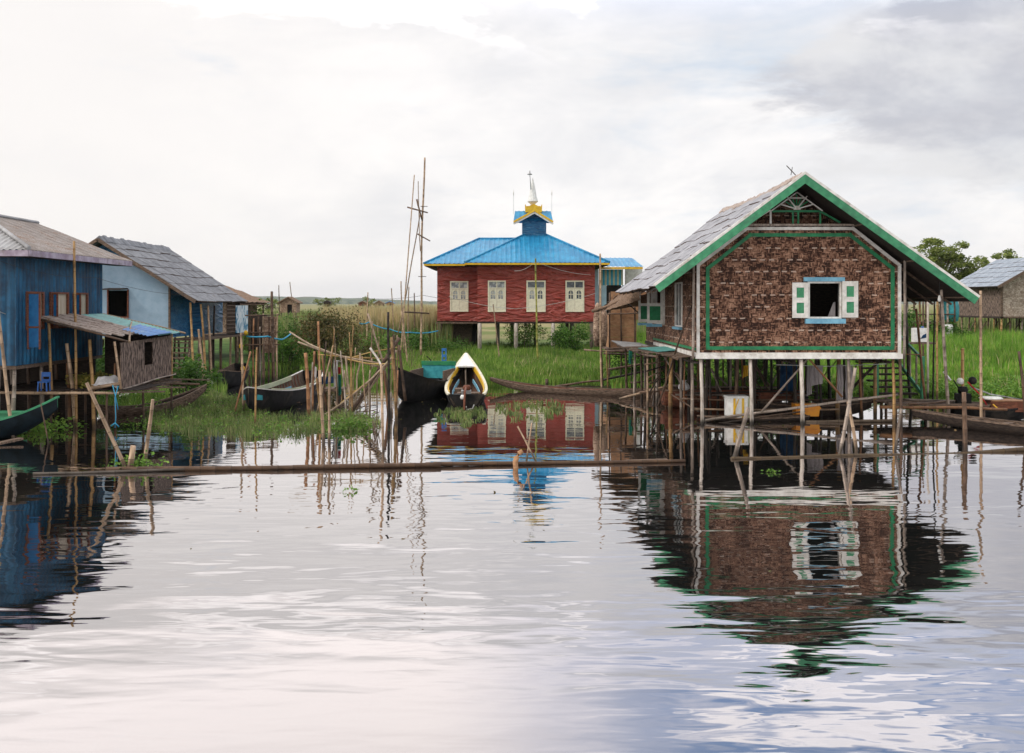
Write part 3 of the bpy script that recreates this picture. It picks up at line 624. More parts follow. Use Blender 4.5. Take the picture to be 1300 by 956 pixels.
# frames
def frame(pts, wd, dp, yy, mat, name, closed=True, par=None):
    mb = MB(); n = len(pts)
    for i in range(n if closed else n-1):
        a, b = V((pts[i][0], yy, pts[i][1])), V((pts[(i+1) % n][0], yy, pts[(i+1) % n][1])); d = (b-a).normalized()*wd*.5
        mb.beam(a-d*(.98 if i % 2 else .9), b+d*(.98 if i % 2 else .9), wd if False else dp+.004*(i % 3), wd, up=(0, 0, 1)) if abs(d.z) < abs(d.x) else mb.beam(a, b, wd, dp+.004*(i % 3), up=(0, 1, 0))
    return mb.build(name, M[mat], par)
frame([(hx0+.03, hz0+.02), (hx1-.03, hz0+.02), (hx1-.03, 4.47), (9.58, 5.50), (6.6, 5.50), (hx0+.03, 4.47)], .085, .05, y0-.02, 'white', 'white_frame', par=house)
frame([(hx0+.30, hz0+.19), (hx1-.22, hz0+.19), (hx1-.22, 4.38), (9.50, 5.32), (6.70, 5.32), (hx0+.30, 4.38)], .10, .035, y0-.012, 'green', 'green_frame', par=house)
MB().box((hx0-.04, y0-.09, hz0-.11), (hx1+.04, y0+.02, hz0+.03)).build('sill_beam', M['white'], house)
MB().box((6.3, y0-.05, 5.57), (9.8, y0+.01, 5.63)).build('head_beam', M['grey'], house)
MB().box((hx0-.09, hy0+.0, hz0-.05), (hx0-.01, 36.0, hz0+.06)).build('side_beam', M['white'], house)
MB().box((hx0-.045, hy0+.1, hz0+.12), (hx0-.005, 36.4, hz0+.19)).build('side_trim', M['green'], house)
# front window
win = MB().box((wx0-.05, y0-.06, wz0), (wx0+.0, y0+.08, wz1)).box((wx1, y0-.06, wz0), (wx1+.05, y0+.08, wz1)).box((wx0-.05, y0-.06, wz1), (wx1+.05, y0+.08, wz1+.05)).box((wx0-.05, y0-.06, wz0-.05), (wx1+.05, y0+.08, wz0)).build('window', M['white'], house)
MB().box((wx0-.17, y0-.10, wz1+.053), (wx1+.13, y0-.01, wz1+.17)).build('lintel', M['ltblue'], win)
MB().box((wx0-.13, y0-.12, wz0-.19), (wx1+.15, y0-.01, wz0-.053)).build('sill', M['ltblue'], win)
def shutter(x0, x1, z0, z1, yy, tilt, par):
    mb = MB(); fw = .115
    mb.box((x0, yy, z0), (x0+fw, yy+.04, z1)).box((x1-fw, yy, z0), (x1, yy+.04, z1))
    zm = (z0+z1)/2
    for a, b in ((z0, z0+.13), (zm-.07, zm+.07), (z1-.14, z1)): mb.box((x0+fw, yy+.002, a), (x1-fw, yy+.038, b))
    s = mb.build('shutter', M['white'], par)
    MB().box((x0+fw, yy+.014, z0+.13), (x1-fw, yy+.026, zm-.07)).box((x0+fw, yy+.014, zm+.07), (x1-fw, yy+.026, z1-.14)).build('shutter_panel', M['greenlight'], s)
shutter(wx0-.50, wx0-.06, wz0-.03, wz1+.02, y0-.11, 0, win); shutter(wx1+.06, wx1+.50, wz0-.02, wz1+.06, y0-.11, 0, win)
# the pale curtain edge low in the right corner of the opening
MB().prism([(wx1-.26, y0+.3, wz0-.1), (wx1-.01, y0+.3, wz0-.1), (wx1-.01, y0+.3, wz0+.42), (wx1-.06, y0+.3, wz0+.40)], (0, .02, 0)).build('curtain', M['cloth'], win)
# attic fretwork
fx, fz = 8.02, 6.0; mb = MB()
mb.box((fx-.72, y0+.10, fz-.03), (fx+.75, y0+.15, fz+.03))
for x in (fx-.11, fx+.04, fx+.66): mb.box((x, y0+.11, 5.63), (x+.05, y0+.14, fz-.03))
for a in (68, 90, 112, 35, 145): mb.beam((fx, y0+.06, fz+.05), (fx+math.cos(math.radians(a))*.42, y0+.06, fz+.05+math.sin(math.radians(a))*.42), .03, .04, up=(0, 1, 0))
mb.beam((fx+.72, y0+.13, fz-.02), (fx+1.25, y0+.13, 5.68), .05, .05, up=(0, 1, 0))
mb.build('green_fretwork', M['green'], house)
mb = MB()
for a in (18, 55, 125, 162): mb.beam((fx, y0+.03, fz+.05), (fx+math.cos(math.radians(a))*.50, y0+.03, fz+.05+math.sin(math.radians(a))*.45), .03, .035, up=(0, 1, 0))
mb.beam((fx-.72, y0+.02, fz), (fx, y0+.02, fz+.52), .03, .035, up=(0, 1, 0)); mb.beam((fx+.72, y0+.02, fz), (fx, y0+.02, fz+.522), .03, .035, up=(0, 1, 0))
mb.beam((fx-.2, y0+.0, fz+.36), (fx+.2, y0+.0, fz+.36), .03, .035); mb.prism([(fx-.1, y0-.01, fz+.03), (fx+.1, y0-.01, fz+.03), (fx+.05, y0-.01, fz+.14), (fx-.05, y0-.01, fz+.14)], (0, .03, 0))
mb.beam((6.62, y0+.05, 5.62), (7.28, y0+.05, 6.02), .035, .045, up=(0, 1, 0)); mb.box((7.26, y0+.03, 5.63), (7.31, y0+.07, 6.02))
mb.build('white_fretwork', M['white'], house)
# roof
def sl(x, y, side):   # roof plane
    return 0
LA, LB = (lx, ry0, lz), (lx+.05, ry1+.6, lz-.02); RA, RB = (rx2, ry0, rz2), (rx2, ry1+.4, rz2)
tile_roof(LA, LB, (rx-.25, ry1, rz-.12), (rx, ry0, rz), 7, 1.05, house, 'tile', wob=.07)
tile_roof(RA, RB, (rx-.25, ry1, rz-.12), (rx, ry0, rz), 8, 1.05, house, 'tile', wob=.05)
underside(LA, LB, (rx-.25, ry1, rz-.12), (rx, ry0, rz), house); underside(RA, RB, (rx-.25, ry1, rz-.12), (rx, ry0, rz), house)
# ragged thatch and tiles along the ridge
mb = MB(); R = random.Random(3)
for i in range(60):
    t_ = i/60; yy = ry0+.15+t_*(ry1-ry0-.2); x = rx-.25*t_; z = rz-.12*t_+.03-.10*math.sin(t_*math.pi); a = R.uniform(-.2, .2)
    mb.prism([(x-.20-a*.5, yy, z-.11-a*.3), (x-.20-a*.5, yy+.17, z-.11-a*.3+R.uniform(-.02, .04)), (x, yy+.2, z+.06+R.uniform(0, .05)), (x, yy, z+.04)], (0, 0, .035)).prism([(x+.3, yy, z-.17), (x+.3, yy+.20, z-.17), (x, yy+.2, z+.06), (x, yy, z+.04)], (0, 0, .03))
mb.build('ridge_cap', M['shingle'], house)
# verge boards: green face with a pale capping
for ex, ez in ((lx, lz), (rx2, rz2)):
    d_ = V((rx-ex, 0, rz-ez)).normalized(); nrm = V((-d_.z, 0, d_.x)); nrm = nrm if nrm.z > 0 else -nrm
    a = V((ex, ry0-.05, ez)); b = V((rx, ry0-.05, rz))
    e = d_*(.075*(1 if ex < rx else 1))
    MB().prism([a-nrm*.17, b-V((0, 0, .17/nrm.z)), b+V((0, 0, .03/nrm.z)), a+nrm*.03], (0, .05, 0)).build('verge_board', M['greenlight'], house)
    MB().prism([a+nrm*.033, b+V((0, 0, .034/nrm.z)), b+V((0, 0, .10/nrm.z)), a+nrm*.10], (0, .09, 0)).build('verge_cap', M['white'], house)
mb = MB(); mb.beam((7.75, ry0, 6.9), (7.5, ry0, 7.16), .02, .02, up=(0, 1, 0)); mb.beam((7.62, ry0, 6.9), (7.66, ry0, 7.12), .015, .015, up=(0, 1, 0)); mb.build('ridge_twig', M['dark'], house)
# rafters under the porch side, purlins
mb = MB()
for yy in np.arange(28.6, 36.4, 1.25): mb.tube([(rx2-.1, yy, rz2-.15), (rx+.6, yy, rz-.62)], .035, 6); mb.tube([(lx+.1, yy, lz-.13), (hx0+.1, yy, 4.58)], .03, 6)
for f_ in (.05, .35, .65): mb.tube([(rx2-(rx2-rx)*f_, ry0+.1, rz2+(rz-rz2)*f_-.12), (rx2-(rx2-rx)*f_, ry1, rz2+(rz-rz2)*f_-.12)], .03, 6)
mb.build('rafters', M['plank'], house)
# thatched rear awning dropping on the left
mb = MB(); R = random.Random(5)
awn = [P(836, 368, 33.5), P(792, 373, 36.9), P(768, 390, 37.6), P(800, 384, 36.2)]
mb.grid(V((3.9, 37.0, 3.66)), V((6.4, 37.4, 3.9)), V((6.3, 38.9, 3.5)), V((3.2, 38.4, 3.05)), 10, 8, lambda u, v, p: .12*noise.noise(p*2.2)); 
mb.grid(V((3.88, 30.5, 3.74)), V((3.95, 37.5, 3.70)), V((3.35, 38.2, 3.05)), V((4.05, 31.5, 3.50)), 26, 6, lambda u, v, p: .10*noise.noise(p*2.5))
mb.tube([(3.1, 38.2, 3.10), (3.6, 37.0, 3.30), (3.95, 34.2, 3.62)], [.07, .06, .04], 6); mb.build('thatch_awning', M['thatch'], house)
pole((4.9, 37.2, 2.9), (4.05, 37.0, 3.6), .025, 'dark', 'brace', house)
# left side windows
w1 = MB().box((hx0-.03, s1a-.10, sz0-.05), (hx0+.01, s1a+.02, sz1+.05)).box((hx0-.03, s1b-.02, sz0-.05), (hx0+.01, s1b+.10, sz1+.05)).box((hx0-.026, s1a+.02, sz1), (hx0+.006, s1b-.02, sz1+.05)).box((hx0-.026, s1a+.02, sz0-.05), (hx0+.006, s1b-.02, sz0)).build('window', M['white'], house)
MB().box((hx0-.02, s1a+.52, sz0), (hx0+.0, s1a+.57, sz1)).build('mullion', M['white'], w1); MB().box((hx0+.005, s1a+.02, sz0), (hx0+.012, s1b-.02, sz1)).build('pane', M['glass'], w1)
MB().box((hx0-.12, s1a-.08, sz0-.13), (hx0-.01, s1b+.08, sz0-.055)).build('sill', M['ltblue'], w1)
w2 = MB().box((hx0-.07, s2a-.05, sz0-.05), (hx0+.08, s2a+.02, sz1+.05)).box((hx0-.07, s2b-.02, sz0-.05), (hx0+.08, s2b+.05, sz1+.05)).box((hx0-.066, s2a+.02, sz1), (hx0+.076, s2b-.02, sz1+.05)).box((hx0-.066, s2a+.02, sz0-.05), (hx0+.076, s2b-.02, sz0)).build('window', M['white'], house)
for yy in (s2a-.02, s2b+.02):
    sh = MB().box((hx0-.60, yy-.02, sz0), (hx0-.52, yy+.02, sz1)).box((hx0-.15, yy-.02, sz0), (hx0-.075, yy+.02, sz1)).box((hx0-.52, yy-.018, sz1-.10), (hx0-.15, yy+.018, sz1)).box((hx0-.52, yy-.018, sz0), (hx0-.15, yy+.018, sz0+.1)).box((hx0-.52, yy-.018, 3.3), (hx0-.15, yy+.018, 3.4)).build('shutter', M['white'], w2)
    MB().box((hx0-.52, yy-.008, sz0+.1), (hx0-.15, yy+.008, 3.3)).build('shutter_panel', M['green'], sh)
    MB().box((hx0-.62, yy-.06, sz0-.12), (hx0-.1, yy+.06, sz0-.03)).build('sill', M['ltblue'], w2)
# corner posts and the light bulb under the porch
pole((hx0-.12, 27.93, 1.85), (hx0-.10, 27.95, 4.75), .04, 'grey', 'corner_post', house)
pole((hx1+.10, 27.98, 1.85), (hx1+.12, 27.98, 4.7), .045, 'grey', 'corner_post', house)
wl = MB().tube([(11.85, 27.6, 4.0), (11.85, 27.6, 3.62)], .008, 5).build('lamp_cord', M['wire'], house)
MB().lathe((11.85, 27.6, 3.44), [(.02, 0), (.04, .02), (.05, .07), (.035, .12), (.025, .18)], 10).build('light_bulb', M['foam'], wl)
# stilts: the near row, the left row, then the inner forest of posts
R = random.Random(11)
front = [(5.33, 'whitepost', .052), (6.72, 'whitepost', .055), (8.15, 'whitepost', .062), (9.50, 'grey', .058), (10.80, 'gold', .05), (10.95, 'brown', .05)]
for x, mt, r in front:
    if mt == 'whitepost': MB().tube([(x+.03, 28.0, -.7), (x+.02, 28.02, .8), (x-.02, 28.0, hz0-.13)], [r, r*.96, r*.92], 9).build('stilt', M[mt], house)
    else: pole((x, 28.02+.12*(mt == 'gold'), -.7), (x-.03, 28.02+.12*(mt == 'gold'), hz0-.12), r, mt, 'stilt', house)
for x, y, mt, r in [(5.3, 29.3, 'grey', .055), (5.15, 30.4, 'grey', .05), (5.0, 31.6, 'gold', .075), (5.2, 32.6, 'grey', .05), (4.95, 34, 'grey', .045), (5.2, 35.3, 'brown', .05), (4.9, 36.6, 'grey', .05), (5.1, 38.0, 'brown', .05), (4.5, 33.2, 'pale', .04), (4.35, 35.5, 'grey', .045), (4.3, 37.3, 'brown', .05)]:
    pole((x, y, -.7), (x+R.uniform(-.06, .06), y, hz0-.11), r, mt, 'stilt', house)
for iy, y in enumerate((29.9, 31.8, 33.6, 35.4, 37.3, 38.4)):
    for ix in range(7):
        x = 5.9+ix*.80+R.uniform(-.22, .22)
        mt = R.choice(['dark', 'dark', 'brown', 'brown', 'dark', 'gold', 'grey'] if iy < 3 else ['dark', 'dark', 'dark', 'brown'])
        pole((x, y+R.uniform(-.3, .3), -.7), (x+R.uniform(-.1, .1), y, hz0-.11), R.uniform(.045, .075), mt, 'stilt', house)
for y in (29.9, 31.8, 33.6, 35.4, 37.3): pole((4.9, y, hz0-.16), (11.3, y, hz0-.17), .045, 'dark', 'floor_joist', house)
for x in (5.3, 8.0, 10.7): pole((x, 28.2, hz0-.24), (x, 38.6, hz0-.24), .045, 'dark', 'floor_joist', house)
for a, b, mt, r in [((8.40, 28.25, 1.83), (7.15, 28.55, .28), 'grey', .034), ((8.42, 28.3, 1.84), (9.45, 28.5, .72), 'rust', .032), ((6.0, 31.9, .25), (5.2, 31.5, 1.2), 'brown', .03), ((4.9, 30.6, .6), (5.6, 29.8, .15), 'brown', .028), ((10.9, 29.3, 1.8), (9.9, 30.6, .2), 'dark', .05)]:
    pole(b, a, r, mt, 'brace', house)
for k in range(16):
    x = R.uniform(5.3, 10.6); y = R.uniform(29.2, 36); s = R.choice((-1, 1)); pole((x, y, R.uniform(-.2, .3)), (x+s*R.uniform(.5, 1.4), y+R.uniform(-.5, .5), R.uniform(1.2, 1.8)), R.uniform(.022, .036), R.choice(['dark', 'brown', 'brown', 'grey']), 'brace', house)
for k in range(22):
    x = R.uniform(5.3, 10.9); y = R.uniform(29, 37); pole((x, y, -.7), (x+R.uniform(-.12, .12), y, hz0-.12), R.uniform(.024, .04), R.choice(['dark', 'brown', 'dark', 'rust']), 'stilt', house)
for k in range(9):
    y = 29.4+k*.8; z = R.uniform(.18, .7); pole((5.1+R.uniform(0, .6), y, z), (10.8-R.uniform(0, 1.5), y+.1, z+R.uniform(-.1, .12)), .032, R.choice(['brown', 'pale', 'grey', 'dark']), 'rail', house)
for k in range(8):
    z = .3+k*.19; pole((4.25, 30+k*.3, z), (5.15, 36-k*.5, z+.05), .025, R.choice(['brown', 'pale', 'dark']), 'rail', house)
# ledge on the left side
mb = MB(); R = random.Random(9)
for k in range(15):
    yy = 28.6+k*.58; xx = 5.08-(.35+.75*min(1, k/6))+R.uniform(-.1, .1)
    mb.beam((xx, yy+R.uniform(-.1, .1), hz0-.09+R.uniform(-.02, .02)), (5.12, yy+R.uniform(-.1, .1), hz0-.07), .40, .025)
mb.build('side_ledge', M['plank'], house)
corr_sheet((3.95, 35.2, 1.86), (3.75, 37.6, 1.98), (4.8, 37.4, 1.90), (4.9, 34.6, 1.86), house, 'zinc', 'ledge_sheet', .12, .02)
corr_sheet((4.5, 30.8, 1.90), (4.2, 33.2, 1.90), (5.1, 33.2, 1.95), (5.1, 30.8, 1.95), house, 'sheetgreen', 'ledge_sheet', .12, .02)
for a, b in (((4.3, 29.6, 1.80), (4.0, 37.8, 1.82)), ((4.7, 28.3, 1.80), (4.6, 37.8, 1.82))): pole(a, b, .04, 'brown', 'ledge_beam', house)
# long leaning pole at the left corner
pole((4.35, 29.6, .35), (5.20, 28.7, 3.4), .028, 'brown', 'brace', house)
# stairs on the right
mb = MB()
for k in range(8):
    yy = 30.65+k*.34; z = .58+k*.175; mb.box((11.25, yy, z), (12.5, yy+.30, z+.05))
mb.build('stair_treads', M['darkplank'], house)
mb = MB(); mb.box((12.50, 30.38, .2), (12.60, 30.48, 1.78)); mb.beam((12.55, 30.5, 1.72), (12.55, 33.3, 2.75), .06, .08); mb.beam((12.55, 30.45, .62), (12.55, 33.3, 1.92), .05, .12); mb.box((11.18, 30.5, .5), (11.24, 30.58, 1.9))
mb.build('stair_rail', M['greenlight'], house)
mb = MB()
for k in range(5): mb.beam((12.55, 30.9+k*.48, .85+k*.21), (12.55, 30.9+k*.48, 1.86+k*.18), .04, .06)
mb.build('stair_balusters', M['grey'], house)
MB().box((11.0, 33.35, 1.86), (12.65, 38.5, 1.93)).build('porch_floor', M['plank'], house)
for x, y in ((12.6, 33.5), (12.6, 36), (12.6, 38.3), (11.8, 33.6)): pole((x, y, -.5), (x, y, 1.86), .05, 'brown', 'stilt', house)
# porch posts holding the right eave
for top, bot, Yt, Yb, r, mt in [((1163, 392), (1178, 511), 29.6, 30.3, .042, 'rust'), ((1195, 368), (1207, 519), 27.6, 29.2, .05, 'grey'), ((1186, 372), (1183, 490), 31, 32, .03, 'dark'), ((1150, 385), (1158, 500), 31.5, 31.5, .05, 'dark')]:
    pole(P(*bot, Yb)-V((0, 0, 1.0 if Yb < 33 else .3)), P(*top, Yt), r, mt, 'porch_post', house)
for px, Y, mt in ((1178, 36.5, 'whitepost'), (1172, 38, 'brown'), (1190, 36, 'gold')):
    x = (px-650)/F*Y; 
    if mt == 'whitepost': MB().tube([(x, Y, -.4), (x, Y, 3.6)], .04, 8).build('porch_post', M[mt], house)
    else: pole((x, Y, -.4), (x, Y, 3.6), .04, mt, 'porch_post', house)
pole(P(1120, 449, 28.3), P(1168, 450, 28.3), .018, 'rust', 'ledge_beam', house)
# shelf and jug on the porch side
MB().box(tuple(P(1156, 437, 37)), tuple(P(1180, 434, 37.6)), ).build('shelf', M['plank'], house)
j = thing('water_container', 'white plastic container on the shelf outside the porch of the brown house', 'container', tuple(P(1167, 434, 37.3)))
c = P(1167, 434, 37.3); MB().box((c.x-.24, c.y-.15, c.z), (c.x+.24, c.y+.15, c.z+.52)).build('body', M['foam'], j)
MB().lathe((c.x+.12, c.y, c.z+.52), [(.05, 0), (.05, .06)], 10).build('cap', M['blueplastic'], j); MB().prism([(c.x-.02, c.y-.153, c.z+.12), (c.x+.2, c.y-.153, c.z+.16), (c.x+.2, c.y-.153, c.z+.32), (c.x+.08, c.y-.153, c.z+.26)], (0, -.01, 0)).build('mark', M['bluecloth'], j)

# ============================================================ BLUE CORRUGATED HOUSE (left)
bx1, bx0, by0, by1 = -12.7, -17.6, 25.5, 30.9; bz0, bz1 = 1.8, 4.62
blue = thing('metal_house', 'dark blue corrugated metal house with a rusty roof and lilac fascia, leftmost', 'house', (-15, 25.5, 0))
wn = [(26.0, 26.95), (27.4, 28.45), (28.85, 29.75)]; wz_0, wz_1 = 2.75, 3.66
# side wall with three real openings
def wallstrip(y0_, y1_, z0_, z1_):
    return ((bx1, y0_, z0_), (bx1, y1_, z0_), (bx1, y1_, z1_), (bx1, y0_, z1_))
mb = MB(); ys = [by0]+[v for p in wn for v in p]+[by1]
def cs(mb, A, B, C, D, pitch=.21, amp=.02):
    L = (V(B)-V(A)).length; nu = max(4, int(L/pitch*6)); ph = V(A).y+V(A).x
    mb.grid(A, B, C, D, nu, 1, lambda u, v, p: amp*math.sin((u*L+ph)/pitch*math.tau))
for i in range(0, len(ys), 2): cs(mb, *wallstrip(ys[i], ys[i+1], bz0, bz1))
for a, b in wn: cs(mb, *wallstrip(a, b, bz0, wz_0)); cs(mb, *wallstrip(a, b, wz_1, bz1))
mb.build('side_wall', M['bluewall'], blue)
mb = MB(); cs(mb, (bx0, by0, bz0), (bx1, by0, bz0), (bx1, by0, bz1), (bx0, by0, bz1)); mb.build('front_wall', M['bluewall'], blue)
MB().prism([(bx0, by1, bz0), (bx1-.03, by1, bz0), (bx1-.03, by1, bz1), (-15, by1, 5.8), (bx0, by1, bz1)], (0, .04, 0)).build('rear_wall', M['bluewall'], blue)
MB().box((bx0-.03, by0, bz0), (bx0, by1, bz1)).build('side_wall', M['bluewall'], blue)
MB().box((bx0, by0+.05, bz0-.1), (bx1-.03, by1, bz0-.01)).build('floor', M['plank'], blue)
MB().box((bx0+.1, by0+.1, bz1-.25), (bx1-.1, by1-.1, bz1-.2)).build('ceiling', M['darkplank'], blue)
M['sheetdeep'] = plain('deep_blue_board', (.012, .14, .34), (.008, .09, .24), .5, 4)
M['curtain'] = plain('pale_curtain', (.48, .42, .32), (.34, .28, .21), .9, 3, (6, 6, .4))
for i, (a, b) in enumerate(wn):
    wo = MB().box((bx1-.02, a-.04, wz_0-.05), (bx1+.03, a+.03, wz_1+.05)).box((bx1-.02, b-.03, wz_0-.05), (bx1+.03, b+.04, wz_1+.05)).box((bx1-.018, a+.03, wz_1), (bx1+.028, b-.03, wz_1+.05)).box((bx1-.018, a+.03, wz_0-.05), (bx1+.028, b-.03, wz_0)).build('window', M['redbrown'], blue)
    MB().box((bx1-.04, a+.0, wz_0-.02), (bx1-.03, b-.0, wz_1+.02)).build('curtain', M['curtain'], wo)
    for yy, sw in ((a-.05, .30 if i == 0 else .12),):   # shutters folded open, standing off the wall
        sh = MB().box((bx1+.07, yy-.02, wz_0-(.55 if i == 0 and yy < a else 0)), (bx1+.11, yy+.02, wz_1+.03)).box((bx1+.07+sw, yy-.02, wz_0-(.55 if i == 0 and yy < a else 0)), (bx1+.11+sw, yy+.02, wz_1+.03)).box((bx1+.11, yy-.018, wz_1-.02), (bx1+.07+sw, yy+.018, wz_1+.028)).box((bx1+.11, yy-.018, wz_0), (bx1+.07+sw, yy+.018, wz_0+.05)).build('shutter', M['redbrown'], wo)
        MB().box((bx1+.11, yy-.008, wz_0+.05-(.55 if i == 0 and yy < a else 0)), (bx1+.07+sw, yy+.008, wz_1-.02)).build('shutter_panel', M['sheetdeep'], sh)
ey0, ey1, ex1, ex0, ez = 24.95, 31.7, -12.1, -17.9, 4.74; rX, rY, rZ = -15.0, 28.0, 5.92
hip_sheet((ex1, ey0, ez), (ex1, ey1, ez), (rX, ey1-.2, rZ), (rX, rY, rZ), blue, 'rusty')
hip_sheet((ex0, ey0, ez), (ex1, ey0, ez), (rX, rY, rZ), (rX, rY, rZ), blue, 'zinc')
hip_sheet((ex0, ey1, ez), (ex0, ey0, ez), (rX, rY, rZ), (rX, ey1-.2, rZ), blue, 'rusty')
MB().tube([(ex1, ey0, ez+.04), ((ex1+rX)/2, (ey0+rY)/2, (ez+rZ)/2+.05), (rX, rY, rZ+.04), (rX, ey1-.2, rZ+.03)], .055, 6).build('ridge_cap', M['zinc'], blue)
MB().box((ex1-.02, ey0-.0, ez-.16), (ex1+.02, ey1, ez-.01)).box((ex0, ey0-.02, ez-.16), (ex1-.02, ey0+.02, ez-.01)).build('fascia', M['purple'], blue)
MB().box((ex1-.55, ey1-.03, ez-.14), (ex1+.03, ey1+.05, ez-.02)).build('verge_board', M['plank'], blue)
MB().prism([(ex1, ey0+.02, ez-.17), (ex1, ey1, ez-.17), (bx1, ey1, ez-.15), (bx1, ey0+.02, ez-.15)], (0, 0, .02)).box((ex0, ey0+.02, ez-.165), (bx1, by0, ez-.145)).build('soffit', M['darkplank'], blue)
R = random.Random(21)
for i, y in enumerate((25.7, 27.2, 28.8, 30.6)):
    for j_, x in enumerate((-12.85, -14.0, -15.4, -16.9)):
        pole((x+R.uniform(-.1, .1), y, -.6), (x, y, 1.7), .06, R.choice(['brown', 'dark', 'grey']) if i+j_ else 'grey', 'stilt', blue)
# dark screen added low behind the stilts, keeps bright sky off the water
MB().box((-17.6, 30.7, -.3), (-12.9, 30.76, 1.7)).build('sky_block_screen', M['darkplank'], blue)
# deck in front of and under the shed
deck = thing('landing_deck', 'bamboo landing deck under the woven shed beside the blue house', 'deck', (-12, 27, 0))
pole(V((-14.3, 26.6, 1.02)), V((-10.55, 26.7, .99)), .045, 'pale', 'deck_beam', deck)
pole(V((-14.3, 28.6, .98)), V((-10.2, 28.6, .96)), .04, 'brown', 'deck_beam', deck); pole(V((-13.3, 30.6, .98)), V((-9.6, 30.6, .92)), .04, 'brown', 'deck_beam', deck)
mb = MB()
for k in range(26):
    x = -14.3+k*.165; mb.beam((x, 26.65+R.uniform(0, .3), 1.045+R.uniform(0, .015)), (x+R.uniform(-.1, .1), 30.7, 1.04), .11, .03)
mb.build('deck_slats', M['darkplank'], deck)
mb = MB()
for k in range(7): mb.beam((-10.7+R.uniform(-.1, .1), 26.8+k*.55, 1.0+.02*k), (-9.9+R.uniform(-.2, .7), 27.3+k*.55, .98+.01*k), .09, .035)
mb.build('deck_end_planks', M['plank'], deck)
for x, y in ((-14.1, 26.7), (-12.4, 26.8), (-10.9, 26.8), (-10.6, 28.6), (-10.4, 30.4), (-12.3, 28.7), (-13.6, 28.7)): pole((x, y, -.6), (x, y, 1.0), .04, 'brown', 'stilt', deck)
# shed
shed = thing('lean_to_shed', 'woven bamboo lean-to shed with a patched roof against the blue house', 'shed', (-11.8, 27, 1))
Q = [V((-12.72, 26.7, 3.02)), V((-10.35, 26.9, 2.42)), V((-10.35, 30.9, 2.50)), V((-12.72, 30.9, 3.06))]
mb = MB(); R = random.Random(4)
for k in range(9):
    v0 = .0+R.uniform(0, .05); a = k/17; b_ = a+.075
    f = lambda u, v: Q[0].lerp(Q[1], u).lerp(Q[3].lerp(Q[2], u), v)
    if k < 9: mb.prism([f(-.02+R.uniform(-.02, .02), a), f(.80+R.uniform(-.06, .1), a), f(.80+R.uniform(-.06, .1), b_), f(-.02, b_)], (0, 0, .02+.012*(k % 3)))
mb.build('plank_roofing', M['shingle'], shed)
mb = MB()
for k in range(4): mb.prism([f(.02, .02+k*.13), f(.35, .0+k*.13), f(.5, .1+k*.13), f(.05, .13+k*.13)], (0, 0, .055+.01*k))
mb.build('bark_sheets', M['shingle'], shed)
corr_sheet(f(.0, .52)+V((0, 0, .02)), f(1.03, .52)+V((0, 0, .02)), f(1.03, 1.02)+V((0, 0, .02)), f(.0, 1.02)+V((0, 0, .02)), shed, 'sheetgreen', 'green_roof_sheet', .11, .014)
corr_sheet(f(.72, .30)+V((0, 0, .05)), f(1.04, .30)+V((0, 0, .05)), f(1.04, .82)+V((0, 0, .05)), f(.60, .82)+V((0, 0, .05)), shed, 'sheetblue', 'blue_roof_sheet', .11, .014)
pole(f(1.02, -.02)-V((0, 0, .06)), f(.55, .75)+V((0, 0, .10)), .03, 'pale', 'roof_pole', shed); pole(f(-.03, .0)-V((0, 0, .05)), f(1.0, .0)-V((0, 0, .06)), .035, 'brown', 'roof_pole', shed); pole(f(.0, 1.0), f(1.05, 1.0)+V((.1, 0, 0)), .035, 'rope' if False else 'pale', 'roof_pole', shed)
ww = MB(); A_, B_ = V((-10.62, 27.05, 1.08)), V((-10.42, 30.5, 1.22)); zt0, zt1 = 2.32, 2.42
def wp(u, z): p = A_.lerp(B_, u); return V((p.x, p.y, z))
for u0, u1, za, zb in ((0, .43, None, None), (.60, 1, None, None), (.43, .60, None, 1.62), (.43, .60, 2.28, None)):
    pts = [wp(u0, za or (1.08+.14*u0)), wp(u1, za or (1.08+.14*u1)), wp(u1, zb or (zt0+.1*u1)), wp(u0, zb or (zt0+.1*u0))]; ww.prism(pts, (-.03, 0, 0))
ww.build('woven_wall', M['weavegrey'], shed)
pole(wp(0, 1.0), wp(0, 2.36)-V((.16, .05, 0)), .04, 'pale', 'shed_post', shed); pole(wp(1, 1.0), wp(1, 2.46), .035, 'gold', 'shed_post', shed); pole(wp(0, 1.05)+V((.04, 0, 0)), wp(1, 1.22)+V((.05, .2, 0)), .025, 'grey', 'wall_rail', shed)
pole(V((-12.35, 26.75, .4)), V((-12.45, 26.75, 2.98)), .045, 'gold', 'shed_post', shed)
MB().box((-12.5, 30.55, 1.1), (-10.5, 30.6, 2.45)).build('back_panel', M['darkplank'], shed)
# things on the deck
ch = thing('plastic_chair', 'small blue plastic chair on the landing deck', 'chair', tuple(P(53, 493, 26.4)))
c = P(56, 493, 26.5); c.z = 1.06
mb = MB(); mb.box((c.x-.12, c.y+.10, c.z+.26), (c.x+.12, c.y+.12, c.z+.31)).box((c.x-.12, c.y+.10, c.z+.38), (c.x+.12, c.y+.12, c.z+.50)).box((c.x-.12, c.y+.1, c.z+.31), (c.x-.09, c.y+.12, c.z+.38)).box((c.x+.09, c.y+.1, c.z+.31), (c.x+.12, c.y+.12, c.z+.38)); mb.build('backrest', M['blueplastic'], ch); MB().box((c.x-.13, c.y-.12, c.z+.235), (c.x+.13, c.y+.10, c.z+.26)).build('seat', M['blueplastic'], ch)
for sx in (-.12, .12):
    for sy in (-.11, .09): MB().beam((c.x+sx, c.y+sy, c.z), (c.x+sx*.9, c.y+sy*.9, c.z+.235), .028, .028).build('leg', M['blueplastic'], ch)
